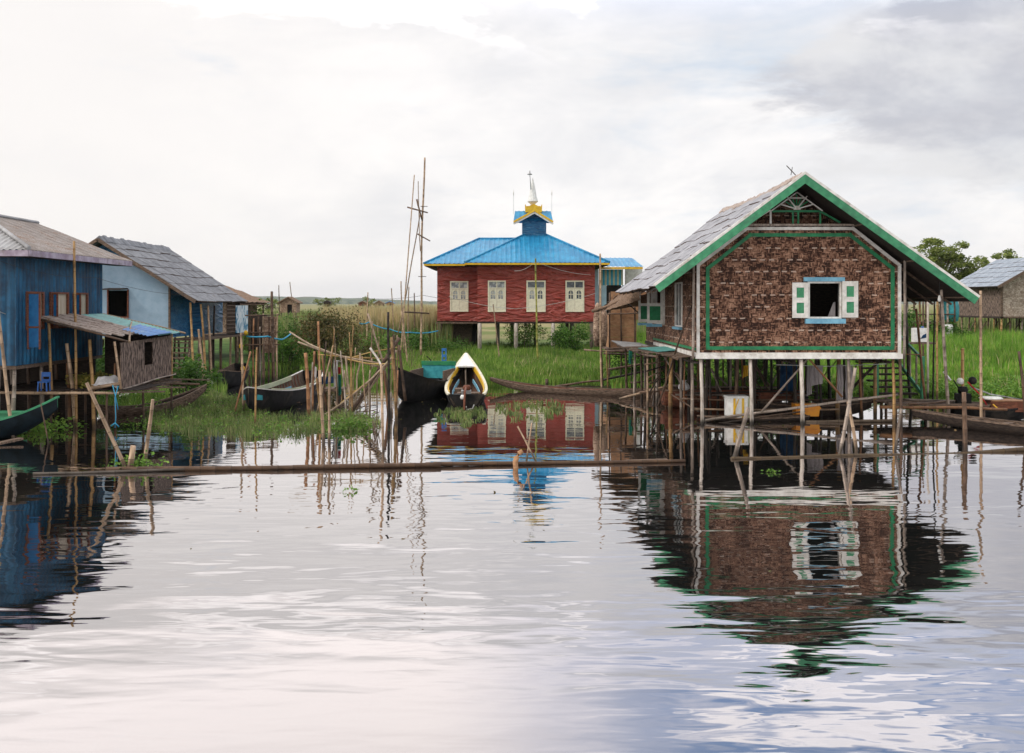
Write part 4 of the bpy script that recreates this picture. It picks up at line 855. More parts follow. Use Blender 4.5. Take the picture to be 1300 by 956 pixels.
c = P(122, 487, 27.8); pts = clump_pts((c.x, c.y, 1.22), (.62, .5, .20), 2600, 20, .22)
leaves('hay_heap', pts, .09, M['hay'], None, 'heap of green and yellow cut weed on the landing deck', 'heap')
mb = MB(); c = P(134, 489, 27.2); mb.grid((c.x-.32, c.y-.2, 1.2), (c.x+.38, c.y-.2, 1.12), (c.x+.3, c.y+.3, 1.35), (c.x-.2, c.y+.3, 1.42), 16, 10, lambda u, v, p: .13*noise.noise(p*5)); tag(mb.build('crumpled_sack', M['clothwhite']), 'crumpled pale sack beside the heap of cut weed', 'sack')
tag(pole(V((-11.35, 26.62, 1.10)), V((-10.65, 27.0, 1.22)), .055, 'pale', 'bamboo_tube'), 'thick hollow bamboo length lying on the edge of the deck', 'bamboo')
mb = MB(); a = W(147, 538); 
mb.tube([P(143, 489, 26.3), P(147, 505, 26.25), P(150, 520, 26.3)], .014, 5); mb.tube([P(150, 490, 26.3), P(146, 505, 26.2), P(147, 530, 26.3), P(146, 543, 26.3)], .014, 5); mb.tube([P(141, 541, 26.3), P(146, 537, 26.25), P(151, 542, 26.3)], .02, 5)
tag(mb.build('blue_rope', M['rope']), 'light blue rope tied round the stake at the shed', 'rope')

# ============================================================ LIGHT BLUE HOUSE
lb = thing('stilt_house', 'light blue rendered house with grey tiled roof and open porch', 'house', (-15, 40, 0))
gx, ge, gy0, gy1, gz, gez = -16.6, -12.68, 39.9, 48.2, 6.0, 3.50
gw = -13.95; wy = 40.5
mb = MB(); ow0, ow1, oz0, oz1 = P(138, 0, wy).x, P(162, 0, wy).x, P(0, 402, wy).z, P(0, 369, wy).z
mb.box((-19.2, wy, 2.0), (ow0, wy+.1, 4.12)).box((ow1, wy, 2.0), (gw, wy+.1, 4.12)).box((ow0, wy, 2.0), (ow1, wy+.1, oz0)).box((ow0, wy, oz1), (ow1, wy+.1, 4.12)).prism([(-19.2, wy, 4.12), (gw, wy, 4.12), (-15.5, wy, 5.0), (-17.7, wy, 5.0)], (0, .1, 0)); mb.build('front_wall', M['concrete'], lb)
MB().prism([(-19.3, wy+.12, 4.1), (gw, wy+.12, 4.1), (gx, wy+.12, 5.85)], (0, .03, 0)).build('gable_wall', M['bluetarp'], lb)
mb = MB(); mb.box((gw-.02, wy-.04, 1.9), (gw+.05, wy+.06, 4.15)); mb.beam((gw+.02, wy-.02, 4.13), (-15.45, wy-.02, 5.02), .05, .05, up=(0, 1, 0)); mb.beam((-15.4, wy-.02, 5.0), (-17.7, wy-.02, 5.0), .05, .05); mb.build('wall_trim', M['grey' if False else 'plank'], lb)
wo = MB().box((ow0-.05, wy-.06, oz0-.05), (ow0, wy+.1, oz1+.05)).box((ow1, wy-.06, oz0-.05), (ow1+.05, wy+.1, oz1+.05)).box((ow0, wy-.06, oz0-.05), (ow1, wy+.1, oz0)).build('window', M['redbrown'], lb)
MB().prism([(ow0-.25, wy-.55, oz1+.02), (ow1-.1, wy-.55, oz1+.02), (ow1+.02, wy-.01, oz1+.08), (ow0-.02, wy-.01, oz1+.08)], (0, 0, .03)).build('flap', M['darkplank'], wo)
MB().box((gw-.1, wy+.1, 2.0), (gw, 48.0, 3.95)).build('side_wall', M['bluetarp'], lb); MB().prism([(-19.2, 47.9, 2), (gw-.1, 47.9, 2), (gw-.1, 47.9, 3.9), (gx, 47.9, 5.8), (-19.2, 47.9, 3.9)], (0, .08, 0)).build('rear_wall', M['concrete'], lb); MB().box((-19.2, wy+.1, 2.0), (gw-.1, 47.9, 2.05)).build('floor', M['darkplank'], lb)
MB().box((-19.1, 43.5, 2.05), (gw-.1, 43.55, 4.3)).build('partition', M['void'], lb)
px1 = P(240, 0, 43).x
MB().box((gw, 43.0, 1.95), (-13.4, 43.06, 3.85)).build('porch_wall', M['bluetarp'], lb)
MB().box((gw, 41.0, 1.86), (-12.75, 47.6, 1.95)).build('porch_floor', M['plank'], lb)
MB().box((-13.4, 46.8, 1.95), (-12.8, 46.86, 3.4)).build('porch_wall', M['darkplank'], lb)
# lattice screen and the pale printed board at the far end of the porch
mb = MB(); e0, e1 = 44.6, 46.0
for k in range(9): mb.box((-12.80, e0+k*.165, 2.0), (-12.78, e0+k*.165+.05, 3.35))
for k in range(8): mb.box((-12.775, e0, 2.08+k*.17), (-12.76, e1, 2.13+k*.17))
mb.build('lattice', M['plank'], lb)
m, t = newmat('printed_board'); c_ = t.n('ShaderNodeUVMap').outputs[0]; nn_ = t.noise(t.scale(c_, (1, .8, 1)), 1.9, 3, .5, 1.2)
finish(t, t.ramp(nn_, [(0, (.02, .13, .28)), (.43, (.05, .22, .36)), (.5, (.62, .70, .74)), (.62, (.70, .74, .76)), (.7, (.12, .32, .46))]), .5); M['board'] = m
MB().box((-12.76, 45.95, 2.02), (-12.73, 48.0, 3.30)).build('printed_board', M['board'], lb)
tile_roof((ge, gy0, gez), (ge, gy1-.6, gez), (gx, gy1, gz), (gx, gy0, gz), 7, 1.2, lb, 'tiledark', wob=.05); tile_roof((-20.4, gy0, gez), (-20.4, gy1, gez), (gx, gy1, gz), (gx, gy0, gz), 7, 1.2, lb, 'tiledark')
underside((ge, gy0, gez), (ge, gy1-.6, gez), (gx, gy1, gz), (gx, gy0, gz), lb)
for ex in (ge, -20.4): MB().beam((ex, gy0-.03, gez-.05), (gx, gy0-.03, gz-.04), .05, .13, up=(0, 0, 1)).build('verge_board', M['plank'], lb)
mb = MB(); R = random.Random(8)
for k in range(22): yy = gy0+k*.37; mb.prism([(gx-.2, yy, gz-.1), (gx+.26, yy, gz-.12), (gx+.05, yy, gz+.1+R.uniform(0, .06))], (0, .33, 0))
mb.build('ridge_cap', M['tiledark'], lb)
for top, bot, Y, mt in [((242, 384), (247, 470), 40.4, 'gold'), ((255, 386), (262, 480), 40.9, 'gold'), ((264, 388), (269, 478), 41.6, 'pale'), ((252, 418), (261, 482), 39.6, 'pale'), ((272, 388), (271, 480), 44, 'dark'), ((299, 388), (301, 470), 47, 'brown')]:
    pole(P(*bot, Y)-V((0, 0, .5)), P(*top, Y), .05, mt, 'porch_post', lb)
R = random.Random(31)
for y in (41.2, 42.6, 44.2, 45.8, 47.3):
    for x in (-12.95, -13.8, -15.5, -17.5): pole((x+R.uniform(-.15, .15), y, -.6), (x, y, 1.86), .055, R.choice(['grey', 'brown', 'pale', 'brown']), 'stilt', lb)
mb = MB()
for k in range(7): mb.box((-14.0, 40.0+k*.14, .55+k*.2), (-13.2, 40.25+k*.14, .60+k*.2))
mb.beam((-14.05, 39.9, .45), (-14.05, 41.1, 2.0), .05, .1); mb.beam((-13.15, 39.9, .45), (-13.15, 41.1, 2.0), .05, .1); mb.build('stairs', M['plank'], lb)
tag(MB().box(tuple(P(262, 494, 41.0)), tuple(P(277, 478, 41.4))).build('bright_water_panel', M['foam']), 'white panel standing in for bright water under the porch of the light blue house', 'board')  # white panel painted as the bright water glimpsed behind the posts
# thatched hut behind
th = thing('thatched_hut', 'brown thatched hut roof behind the light blue house', 'hut', (-15, 54, 0))
a0, a1, a2, a3 = V((-14.3, 52.2, 3.45)), V((-14.3, 59, 3.45)), V((-18.3, 58.6, 5.0)), V((-18.3, 52.2, 5.0))
mb = MB(); mb.grid(a0, a1, a2, a3, 30, 12, lambda u, v, p: .07*noise.noise(p*3)); mb.grid(a0-V((0, 0, .14)), a1-V((0, 0, .14)), a2-V((0, 0, .14)), a3-V((0, 0, .14)), 2, 2); mb.grid(V((-22.3, 59, 3.45)), V((-22.3, 52.2, 3.45)), a3, a2, 20, 12, lambda u, v, p: .07*noise.noise(p*3)); mb.build('roof', M['thatch'], th)
MB().box((-21.8, 53, 1.7), (-15.0, 53.1, 3.6)).box((-15.1, 53.1, 1.7), (-15, 58.6, 3.6)).build('wall', M['wovenpale'], th)
for x, y in ((-14.5, 52.6), (-14.5, 55), (-14.5, 58), (-16.5, 52.6), (-18.5, 52.6)): pole((x, y, -.1), (x, y, 3.4), .06, 'brown', 'post', th)
MB().tube([(-18.0, 52.3, 5.0), (-17.9, 52.3, 5.25), (-17.7, 52.3, 5.2)], [.03, .05, .02], 5).build('finial', M['bark'], th)
# woven enclosure with a bamboo platform
en = thing('woven_enclosure', 'tall woven bamboo enclosure on posts behind the black boat', 'shed', tuple(P(338, 490, 44)*V((1, 1, 0)) if False else (P(338, 0, 44).x, 44, 0)))
x0_, x1_ = P(333, 0, 44).x, P(352, 0, 44).x; zt, zb = P(0, 402, 44).z, P(0, 448, 44).z
MB().box((x0_, 44, zb), (x1_, 44.05, zt)).box((x0_, 44.05, zb), (x0_+.05, 46, zt)).build('wall', M['wovenpale'], en)
MB().box((P(318, 0, 45).x, 45, zb+.1), (x0_-.05, 45.05, P(0, 400, 45).z)).build('back_wall', M['darkplank'], en)
for px, tp in ((334, 398), (341, 402), (352, 398), (322, 404), (328, 400), (346, 400)): pole((P(px, 0, 44).x, 43.93, -.7), (P(px, 0, 44).x+.02, 43.93, P(0, tp, 44).z), .04, random.choice(['brown', 'pale', 'rust']), 'post', en)
for z in (zt+.05, zb+.35, zb+.9): pole((P(312, 0, 44).x, 43.86, z), (x1_+.15, 43.86, z+.03), .03, 'brown', 'rail', en)
# small far huts in the fields
def hut(label, px, py, Y, wdt, wh, rh, wallm, roofm, base=.3):
    c = P(px, py, Y); t = thing('field_hut', label, 'hut', (c.x, Y, 0)); z = c.z; a = wdt/2
    MB().prism([(c.x-a, Y, z), (c.x-a*.15, Y, z), (c.x-a*.15, Y, z+wh*.85), (c.x+a*.45, Y, z+wh*.85), (c.x+a*.45, Y, z), (c.x+a, Y, z), (c.x+a, Y, z+wh), (c.x-a, Y, z+wh)], (0, wdt, 0)).build('wall', M[wallm], t)
    MB().box((c.x-a*.15, Y+.3, z), (c.x+a*.45, Y+.35, z+wh*.85)).build('doorway', M['void'], t)
    MB().prism([(c.x-a, Y+.05, z+wh), (c.x+a, Y+.05, z+wh), (c.x, Y+.05, z+wh+rh)], (0, .05, 0)).build('gable', M[wallm], t)
    MB().prism([(c.x-a*1.3, Y-.3, z+wh-.12*rh), (c.x, Y-.3, z+wh+rh), (c.x+a*1.3, Y-.3, z+wh-.12*rh), (c.x+a*1.3, Y-.3, z+wh-.12*rh+.12), (c.x, Y-.3, z+wh+rh+.14), (c.x-a*1.3, Y-.3, z+wh-.12*rh+.12)], (0, wdt+.6, 0)).build('roof', M[roofm], t)
    for sx in (-a*.9, 0, a*.9): MB().tube([(c.x+sx, Y+.2, 0), (c.x+sx, Y+.2, z)], .08, 6).build('stilt', M['bark'], t)
hut('brown thatched field hut with a dark doorway, left of the tangled bush', 366, 397, 118, 1.95, 1.15, .62, 'wovenpale', 'thatch')
hut('tiny dark roofed hut on the horizon above the tangled bush', 415, 386.5, 300, 1.9, .6, .5, 'darkplank', 'darkplank')
hut('tiny tan hut on the horizon, second from the tangled bush', 460, 388.5, 260, 2.1, .7, .5, 'redbrown', 'thatch')
hut('tiny straw coloured hut on the horizon beside the blue roofed one', 481, 388.3, 250, 2.1, .5, .7, 'wovenpale', 'thatch')
hut('tiny blue roofed hut on the horizon', 495, 388, 250, 1.8, .6, .4, 'plywood', 'sheetblue')
# ============================================================ RED BUILDING WITH BLUE ROOF
mo = thing('monastery', 'red walled building with a bright blue hipped roof and a small spire, on posts', 'building', (1.5, 61, .4))
fz0, fz1 = 2.28, 5.82; fx0, fx1 = -2.12, 5.08; fy = 61.0
def openwall(mb, xa, xb, y, th, wins, z0, z1, wz0, wz1):
    xs = [xa]+[v for w_ in wins for v in w_]+[xb]
    for i in range(0, len(xs), 2): mb.box((xs[i], y, z0), (xs[i+1], y+th, z1))
    for a, b in wins: mb.box((a, y, z0), (b, y+th, wz0)); mb.box((a, y, wz1), (b, y+th, z1))
wz0, wz1 = 2.90, 4.76
wf = [(P(a, 0, fy).x, P(b, 0, fy).x) for a, b in ((620, 641.5), (669, 692), (718.5, 741))]; wl_ = [(P(572, 0, 62.6).x, P(594, 0, 62.6).x)]
mb = MB(); openwall(mb, fx0, fx1, fy, .08, wf, fz0, fz1, wz0, wz1); mb.build('front_wall', M['red'], mo)
lx0 = P(555, 0, 62.6).x
mb = MB(); openwall(mb, lx0, fx0+.05, 62.6, .08, wl_, fz0, fz1, wz0, wz1); mb.build('front_wall', M['red'], mo)
MB().box((fx0, fy+.08, fz0), (fx0+.08, 62.6, fz1)).box((fx1-.08, fy+.08, fz0), (fx1, 70, fz1)).box((lx0, 62.68, fz0), (lx0+.08, 70.8, fz1)).build('side_wall', M['red'], mo)
MB().box((lx0+.1, 70.7, fz0), (fx1-.1, 70.8, fz1)).build('rear_wall', M['red'], mo)
MB().box((lx0, 62.7, fz0-.12), (fx1, 70.8, fz0-.01)).box((fx0, fy+.02, fz0-.12), (fx1, 62.69, fz0-.01)).build('floor', M['darkplank'], mo)
M['palepane'] = plain('curtained_pane', (.50, .52, .52), (.22, .23, .25), .3, 2.5, contrast=(.45, .55))
def mwin(a, b, y):
    w_ = MB().box((a-.03, y-.06, wz0-.03), (a+.05, y+.09, wz1+.03)).box((b-.05, y-.06, wz0-.03), (b+.03, y+.09, wz1+.03)).box((a+.05, y-.057, wz1-.05), (b-.05, y+.087, wz1+.03)).box((a+.05, y-.057, wz0-.03), (b-.05, y+.087, wz0+.03)).box((a+.05, y-.05, wz1-.46), (b-.05, y+.08, wz1-.40)).box(((a+b)/2-.03, y-.05, wz1-.40), ((a+b)/2+.03, y+.08, wz1-.05)).build('window', M['cream'], mo)
    MB().box((a+.05, y+.02, wz1-.40), (b-.05, y+.03, wz1-.05)).build('fanlight_pane', M['glass'] if a > 0 else M['palepane'], w_)
    mid = (a+b)/2; wd = (b-a)/2-.06
    for s in (0, 1):
        xa = a+.055 if s == 0 else mid+.006; xb = xa+wd; c = (xa+xb)/2; pw = .14; z1_ = wz1-.47; zb_ = z1_-.62; zt_ = z1_-.12
        mb = MB(); mb.box((xa, y-.03, wz0+.03), (xb, y+.0, zb_)).box((xa, y-.03, zb_), (c-pw, y, z1_)).box((c+pw, y-.03, zb_), (xb, y, z1_))
        # arched head of the little pane opening
        arc = [(c-pw, zt_-.10), (c-pw*.7, zt_-.02), (c, zt_+.02), (c+pw*.7, zt_-.02), (c+pw, zt_-.10)]
        mb.prism([(c-pw, y-.03, z1_)]+[(q[0], y-.03, q[1]) for q in arc]+[(c+pw, y-.03, z1_)], (0, .03, 0))
        mb.box((c-pw, y-.025, zb_+.26), (c+pw, y-.005, zb_+.30)).box((c-.015, y-.025, zb_), (c+.015, y-.005, zb_+.26)).box((c-.015, y-.025, zb_+.30), (c+.015, y-.005, zt_))
        lf = mb.build('shutter_leaf', M['cream'], w_)
        MB().box((c-pw, y+.005, zb_), (c+pw, y+.012, z1_-.01)).build('pane', M['glass'] if (a > 3 or (a > 0 and s == 1)) else M['palepane'], lf)
for a, b in wf: mwin(a, b, fy)
mwin(*wl_[0], 62.6)
# roofs
EZ = 5.86
A = V((P(590, 0, 60.3).x, 60.3, EZ)); B = V((P(774, 0, 60.3).x, 60.3, EZ)); ap = V((P(679, 0, 65).x, 65, 8.18)); C_ = V((B.x, 69.7, EZ)); D_ = V((A.x, 69.7, EZ))
def roofsheet(mb, pts): 
    if len(pts) == 3: pts = [pts[0], pts[1], pts[2], pts[2]]
    hip_grid(mb, *pts, .30, .04, True, 1)
mb = MB(); roofsheet(mb, [A, B, ap]); roofsheet(mb, [B, C_, ap]); roofsheet(mb, [D_, A, ap]); mb.build('front_roof', M['blueroof'], mo)
rl = V((P(608, 0, 66.8).x, 66.8, 7.72)); rr = V((2.6, 66.8, 7.72)); la = V((P(538, 0, 61.9).x, 61.9, EZ)); lb_ = V((6.1, 61.9, EZ)); lc = V((6.1, 71.6, EZ)); ld = V((la.x, 71.6, EZ))
mb = MB(); roofsheet(mb, [la, V((1.2, 61.9, EZ)), V((1.2, 66.8, 7.72)), rl]); roofsheet(mb, [ld, la, rl]); roofsheet(mb, [lc, ld, rl, rr]); roofsheet(mb, [lb_, lc, rr])
mb.build('main_roof', M['blueroof'], mo)
mb = MB()
for p_, q_ in ((A, ap), (B, ap), (la, rl), (rl, V((1.2, 66.8, 7.72)))): mb.tube([p_+V((0, 0, .03)), q_+V((0, 0, .03))], .07, 6)
mb.build('ridge_cap', M['blueroof'], mo)
mb = MB(); mb.box((A.x, 60.28, EZ-.13), (B.x, 60.34, EZ-.02)).box((la.x, 61.88, EZ-.13), (A.x-.05, 61.94, EZ-.02)).box((A.x, 60.36, EZ-.13), (A.x+.06, 61.9, EZ-.025)).build('fascia', M['yellow'], mo)
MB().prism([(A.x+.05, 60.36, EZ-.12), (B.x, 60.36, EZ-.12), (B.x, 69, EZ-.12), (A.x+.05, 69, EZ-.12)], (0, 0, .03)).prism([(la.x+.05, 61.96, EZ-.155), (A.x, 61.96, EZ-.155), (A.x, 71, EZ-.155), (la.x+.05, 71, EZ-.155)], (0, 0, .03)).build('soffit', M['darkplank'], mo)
# turret
ty = 64.2; tx0, tx1 = P(663, 0, ty).x, P(693.5, 0, ty).x; tz1 = P(0, 282, ty).z; txm = (tx0+tx1)/2; apz = P(0, 268.5, ty-.4).z
tw = MB().prism([(tx0, ty, 7.2), (tx1, ty, 7.2), (tx1, ty, tz1), (txm, ty, apz-.12), (tx0, ty, tz1)], (0, 1.5, 0)).build('turret', M['bluetarp'], mo)
ex0_, ex1_ = P(652, 0, 63.7).x, P(702, 0, 63.7).x; tz_e = P(0, 282, 63.7).z; tz_r = P(0, 268, 64.9).z
mb = MB(); roofsheet(mb, [V((ex0_, 63.9, tz_e+.12)), V((ex1_, 63.9, tz_e+.12)), V((ex1_-.1, 64.95, tz_r)), V((ex0_+.1, 64.95, tz_r))]); roofsheet(mb, [V((ex1_, 66.0, tz_e+.12)), V((ex0_, 66.0, tz_e+.12)), V((ex0_+.1, 64.95, tz_r)), V((ex1_-.1, 64.95, tz_r))])
ym = 63.55
mb.prism([(ex0_, ym, tz_e-.02), (txm, ym, apz), (txm, 64.9, apz), (ex0_, 64.5, tz_e-.02)], (0, 0, .03)); mb.prism([(ex1_, ym, tz_e-.02), (txm, ym, apz), (txm, 64.9, apz), (ex1_, 64.5, tz_e-.02)], (0, 0, .03)); mb.build('turret_roof', M['blueroof'], mo)
mb = MB(); mb.beam((ex0_, ym-.05, tz_e), (txm, ym-.05, apz+.04), .05, .12, up=(0, 0, 1)); mb.beam((ex1_, ym-.053, tz_e), (txm, ym-.053, apz+.04), .05, .12, up=(0, 0, 1)); mb.build('turret_verge', M['yellow'], mo)
mb = MB(); mb.beam((ex0_, ym-.02, tz_e-.14), (txm, ym-.02, apz-.10), .05, .10, up=(0, 0, 1)); mb.beam((ex1_, ym-.023, tz_e-.14), (txm, ym-.023, apz-.10), .05, .10, up=(0, 0, 1)); mb.build('turret_verge_trim', M['white'], mo)
cy = 64.6; zz0 = P(0, 269.5, cy).z; cxs = (P(667, 0, cy).x, P(688, 0, cy).x); cmid = sum(cxs)/2
mb = MB()
for dy in (0, .9):
    mb.prism([(cxs[0], cy+dy, zz0), (cxs[1], cy+dy, zz0), (cxs[1]+.02, cy+dy, zz0+.55), (cxs[1]-.12, cy+dy, zz0+.32), (cmid+.22, cy+dy, zz0+.45), (cmid, cy+dy, zz0+.56), (cmid-.22, cy+dy, zz0+.45), (cxs[0]+.12, cy+dy, zz0+.32), (cxs[0]-.02, cy+dy, zz0+.55)], (0, .06, 0))
mb.box((cxs[0], cy+.06, zz0), (cxs[0]+.05, cy+.9, zz0+.34)).box((cxs[1]-.05, cy+.06, zz0), (cxs[1], cy+.9, zz0+.34)).box((cxs[0]+.1, cy+.1, zz0+.2), (cxs[1]-.1, cy+.86, zz0+.42)); mb.build('crown_parapet', M['yellow'], mo)
sx = P(676.5, 0, cy).x; zs = zz0+.50
MB().lathe((sx, cy+.45, zs), [(.10, 0), (.16, .08), (.36, .24), (.34, .32), (.27, .55), (.20, .95), (.12, 1.35), (.05, 1.65), (.01, 1.80)], 10, smooth=False).build('spire', M['foam'], mo)
mb = MB(); mb.tube([(sx-.12, cy+.2, zs+1.0), (sx-.20, cy+.2, zs+2.05)], [.035, .02], 6); mb.lathe((sx-.20, cy+.2, zs+1.95), [(.03, 0), (.17, .02), (.15, .06), (.04, .12), (.05, .18), (.01, .30)], 10); mb.build('finial', M['metal'], mo)
MB().lathe((P(652, 0, cy).x, cy, P(0, 268, cy).z), [(.012, -.2), (.012, 1.0), (.03, 1.02), (.04, 1.15), (.01, 1.38)], 6).build('roof_rod', M['white'], mo)
MB().lathe((P(700.5, 0, cy).x, cy, P(0, 268, cy).z), [(.012, -.2), (.012, 1.0), (.03, 1.02), (.04, 1.15), (.01, 1.38)], 6).build('roof_rod', M['white'], mo)
# posts and slatted screen below
for px, y, mt in ((609, 61.1, 'whitepost'), (655, 61.1, 'whitepost'), (702, 61.1, 'whitepost'), (751, 61.1, 'grey'), (559, 62.8, 'grey'), (632, 64.5, 'whitepost'), (680, 64.5, 'brown'), (726, 64.5, 'whitepost'), (604, 66, 'brown'), (580, 70, 'brown'), (650, 70, 'brown'), (720, 70, 'brown')):
    x = P(px, 0, y).x; MB().tube([(x, y, .1), (x, y, fz0-.1)], .12, 8).build('stilt', M[mt if mt == 'whitepost' else 'bark'], mo)
mb = MB(); xa = P(563, 0, 64).x; xb = P(598, 0, 64).x
for k in range(26): x = xa+(xb-xa)*k/26; mb.beam((x, 64+.02*(k % 2), .3), (x+.15, 64+.02*(k % 2), 2.1), .05, .02, up=(0, 1, 0))
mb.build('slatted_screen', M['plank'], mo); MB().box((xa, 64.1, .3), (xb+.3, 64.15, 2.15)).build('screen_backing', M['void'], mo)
MB().box((lx0-.1, 62.45, 2.12), (fx0, 62.55, 2.22)).build('sill_beam', M['plank'], mo)
# annex with striped wall
an = thing('annex', 'small blue roofed annex with a striped wall at the right of the red building', 'building', (7, 64, .4))
ay = 64.0; ax0, ax1 = P(755, 0, ay).x, P(791, 0, ay).x; az0, az1 = 2.3, P(0, 342, ay).z
M['stripe_b'] = plain('blue_stripe', (.03, .32, .48), (.02, .24, .38), .6, 3); M['stripe_c'] = plain('pale_stripe', (.46, .48, .33), (.36, .38, .26), .7, 3)
mb = MB(); mc = MB(); nst = 12; x0_ = P(760, 0, ay).x
for k in range(nst):
    a = x0_+(ax1-x0_)*k/nst; b = x0_+(ax1-x0_)*(k+1)/nst; (mb if k % 2 == 0 else mc).box((a, ay, P(0, 362, ay).z), (b, ay+.04+.004*(k % 2), az1))
mb.build('blue_boarding', M['stripe_b'], an); mc.build('cream_boarding', M['stripe_c'], an)
MB().box((ax0-.0, ay+.05, az0), (P(770, 0, ay).x, ay+.1, P(0, 362, ay).z)).box((P(790, 0, ay).x, ay+.05, az0), (ax1+.2, ay+.1, P(0, 362, ay).z)).box((ax0, ay-.01, P(0, 362, ay).z), (x0_-.02, ay+.05, az1)).build('rendered_wall', M['palewall'], an)
xm = P(779, 0, ay).x; mb = MB(); mb.prism([(P(769.5, 0, ay).x, ay+.12, az0), (P(790.5, 0, ay).x, ay+.12, az0), (P(790.5, 0, ay).x, ay+.12, 4.4), (xm+.3, ay+.12, 4.85), (xm-.3, ay+.12, 4.85), (P(769.5, 0, ay).x, ay+.12, 4.4)], (0, .05, 0)); mb.build('arched_doorway', M['void'], an)
mb = MB(); E1 = P(0, 338.5, 63.2).z; roofsheet(mb, [V((P(762, 0, 63.2).x, 63.2, E1)), V((P(817, 0, 63.2).x, 63.2, E1)), V((P(802, 0, 66.5).x, 66.5, P(0, 327.5, 66.5).z)), V((P(760, 0, 66.5).x, 66.5, P(0, 327.5, 66.5).z))]); mb.build('roof', M['blueroof'], an)
MB().box((P(761, 0, 63.2).x, 63.16, E1-.16), (P(816, 0, 63.2).x, 63.22, E1-.03)).build('fascia', M['yellow'], an)
MB().box((P(793, 0, 66).x, 65.8, 4.2), (P(815, 0, 66).x, 65.9, E1+.1)).build('rear_wall', M['white'], an)
MB().tube([(P(761.5, 0, 63.3).x, 63.3, .4), (P(761.5, 0, 63.3).x, 63.3, E1-.1)], .07, 8).build('post', M['cream'], an)
MB().tube([(P(787, 0, 64).x, 64, .3), (P(787, 0, 64).x, 64, 2.3)], .09, 8).build('post', M['bark'], an)
# plywood shed with its bamboo walkway
pw_ = thing('plywood_shed', 'brown plywood shed on poles between the red building and the brown house', 'shed', (4.8, 42, 0))
Y0 = 42.0; xa, xb = P(774, 0, Y0).x, P(808, 0, Y0).x; za, zb_ = P(0, 442, Y0).z, P(0, 400, Y0).z
R = random.Random(14); mb = MB()
for r in range(3):
    z0_ = za+(zb_-za)*r/3; mb.box((xa, Y0+.01*(r % 2), z0_+.005), (xb, Y0+.03+.01*(r % 2), za+(zb_-za)*(r+1)/3-.005))
mb.box((xa, Y0+.05, za), (xa+.03, 45.5, zb_)); mb.build('wall', M['plywood'], pw_)
MB().box((xa+.1, Y0+.5, zb_-.2), (xb+1.4, Y0+.55, zb_+1.0)).build('upper_wall', M['plywood'], pw_)
for x in (xa-.03, xa+.45, xb-.1, xb+.5): pole((x, Y0-.06, -.5), (x+.02, Y0-.06, zb_+.95), .04, 'brown', 'post', pw_)
for z in (zb_+.05, zb_+.55): pole((xa-.1, Y0-.12, z), (xb+.9, Y0-.12, z+.06), .035, 'brown', 'rail', pw_)
MB().box((xa-.1, Y0-.3, za-.12), (xb+1.2, 45.5, za-.03)).build('floor', M['plank'], pw_)
mb = MB()
for k in range(6):  mb.beam((xa+k*.2, Y0+.2, zb_+.9), (xa+k*.2+.1, Y0+.25, zb_+.2), .02, .03, up=(0, 1, 0))
mb.build('lattice', M['grey'], pw_)
# woven fish traps leaning beside it
for i, (px, lab) in enumerate(((757.5, 'woven bamboo fish trap leaning beside the plywood shed, left one'), (766, 'woven bamboo fish trap leaning beside the plywood shed, right one'))):
    c = P(px, 440, 41.2+i*.5); tp = P(px+1, 384+i*8, 41.2+i*.5)
    tag(MB().tube([c, c.lerp(tp, .3), c.lerp(tp, .7), c.lerp(tp, .93), tp], [.10, .17, .15, .10, .02], 12).build('fish_trap', M['wovenpale']), lab, 'fish trap', 'fish traps by the plywood shed')
wk = thing('bamboo_walkway', 'rickety bamboo walkway of horizontal poles left of the brown house', 'walkway', (4, 38, 0))
for a, b, Y, r, mt in [((741, 444), (772, 446), 40, .035, 'pale'), ((768, 443), (806, 440), 39.6, .04, 'brown'), ((766, 449), (812, 452), 39.2, .04, 'brown'), ((770, 446), (872, 445), 38.4, .05, 'plank' if False else 'brown'), ((772, 469), (815, 462), 38.8, .05, 'brown'), ((700, 492), (762, 483), 38.2, .045, 'brown'), ((762, 483), (846, 466), 38.4, .045, 'dark'), ((786, 507), (850, 490), 34.5, .045, 'pale'), ((812, 498), (870, 494), 33.6, .04, 'brown'), ((800, 486), (846, 480), 37.2, .035, 'brown')]:
    pole(P(*a, Y), P(*b, Y), r, mt, 'rail', wk, bend=.03)
for top, bot, Y, r, mt in [((763, 436), (765, 500), 38, .055, 'brown'), ((770, 445), (772, 500), 38.2, .035, 'gold'), ((806, 448), (808, 512), 36.5, .035, 'grey'), ((814, 448), (814, 515), 35.5, .05, 'brown'), ((802, 455), (802, 500), 37.8, .025, 'dark'), ((828, 446), (830, 510), 35.8, .03, 'gold'), ((838, 450), (838, 505), 37, .035, 'grey'), ((846, 450), (846, 512), 36, .03, 'brown'), ((820, 452), (820, 508), 37.5, .03, 'brown')]:
    pole(P(*bot, Y)-V((0, 0, .8)), P(*top, Y), r, mt, 'post', wk)
tag(wpole('tall thin greyish pole at the end of the bamboo walkway, reaching up past the annex', (762, 322), (764, 499), .042, 'pale'), None)
MB().box(tuple(P(799, 462, 38)), tuple(P(802, 444, 38.2))).build('green_rag', M['clothgreen'], wk)
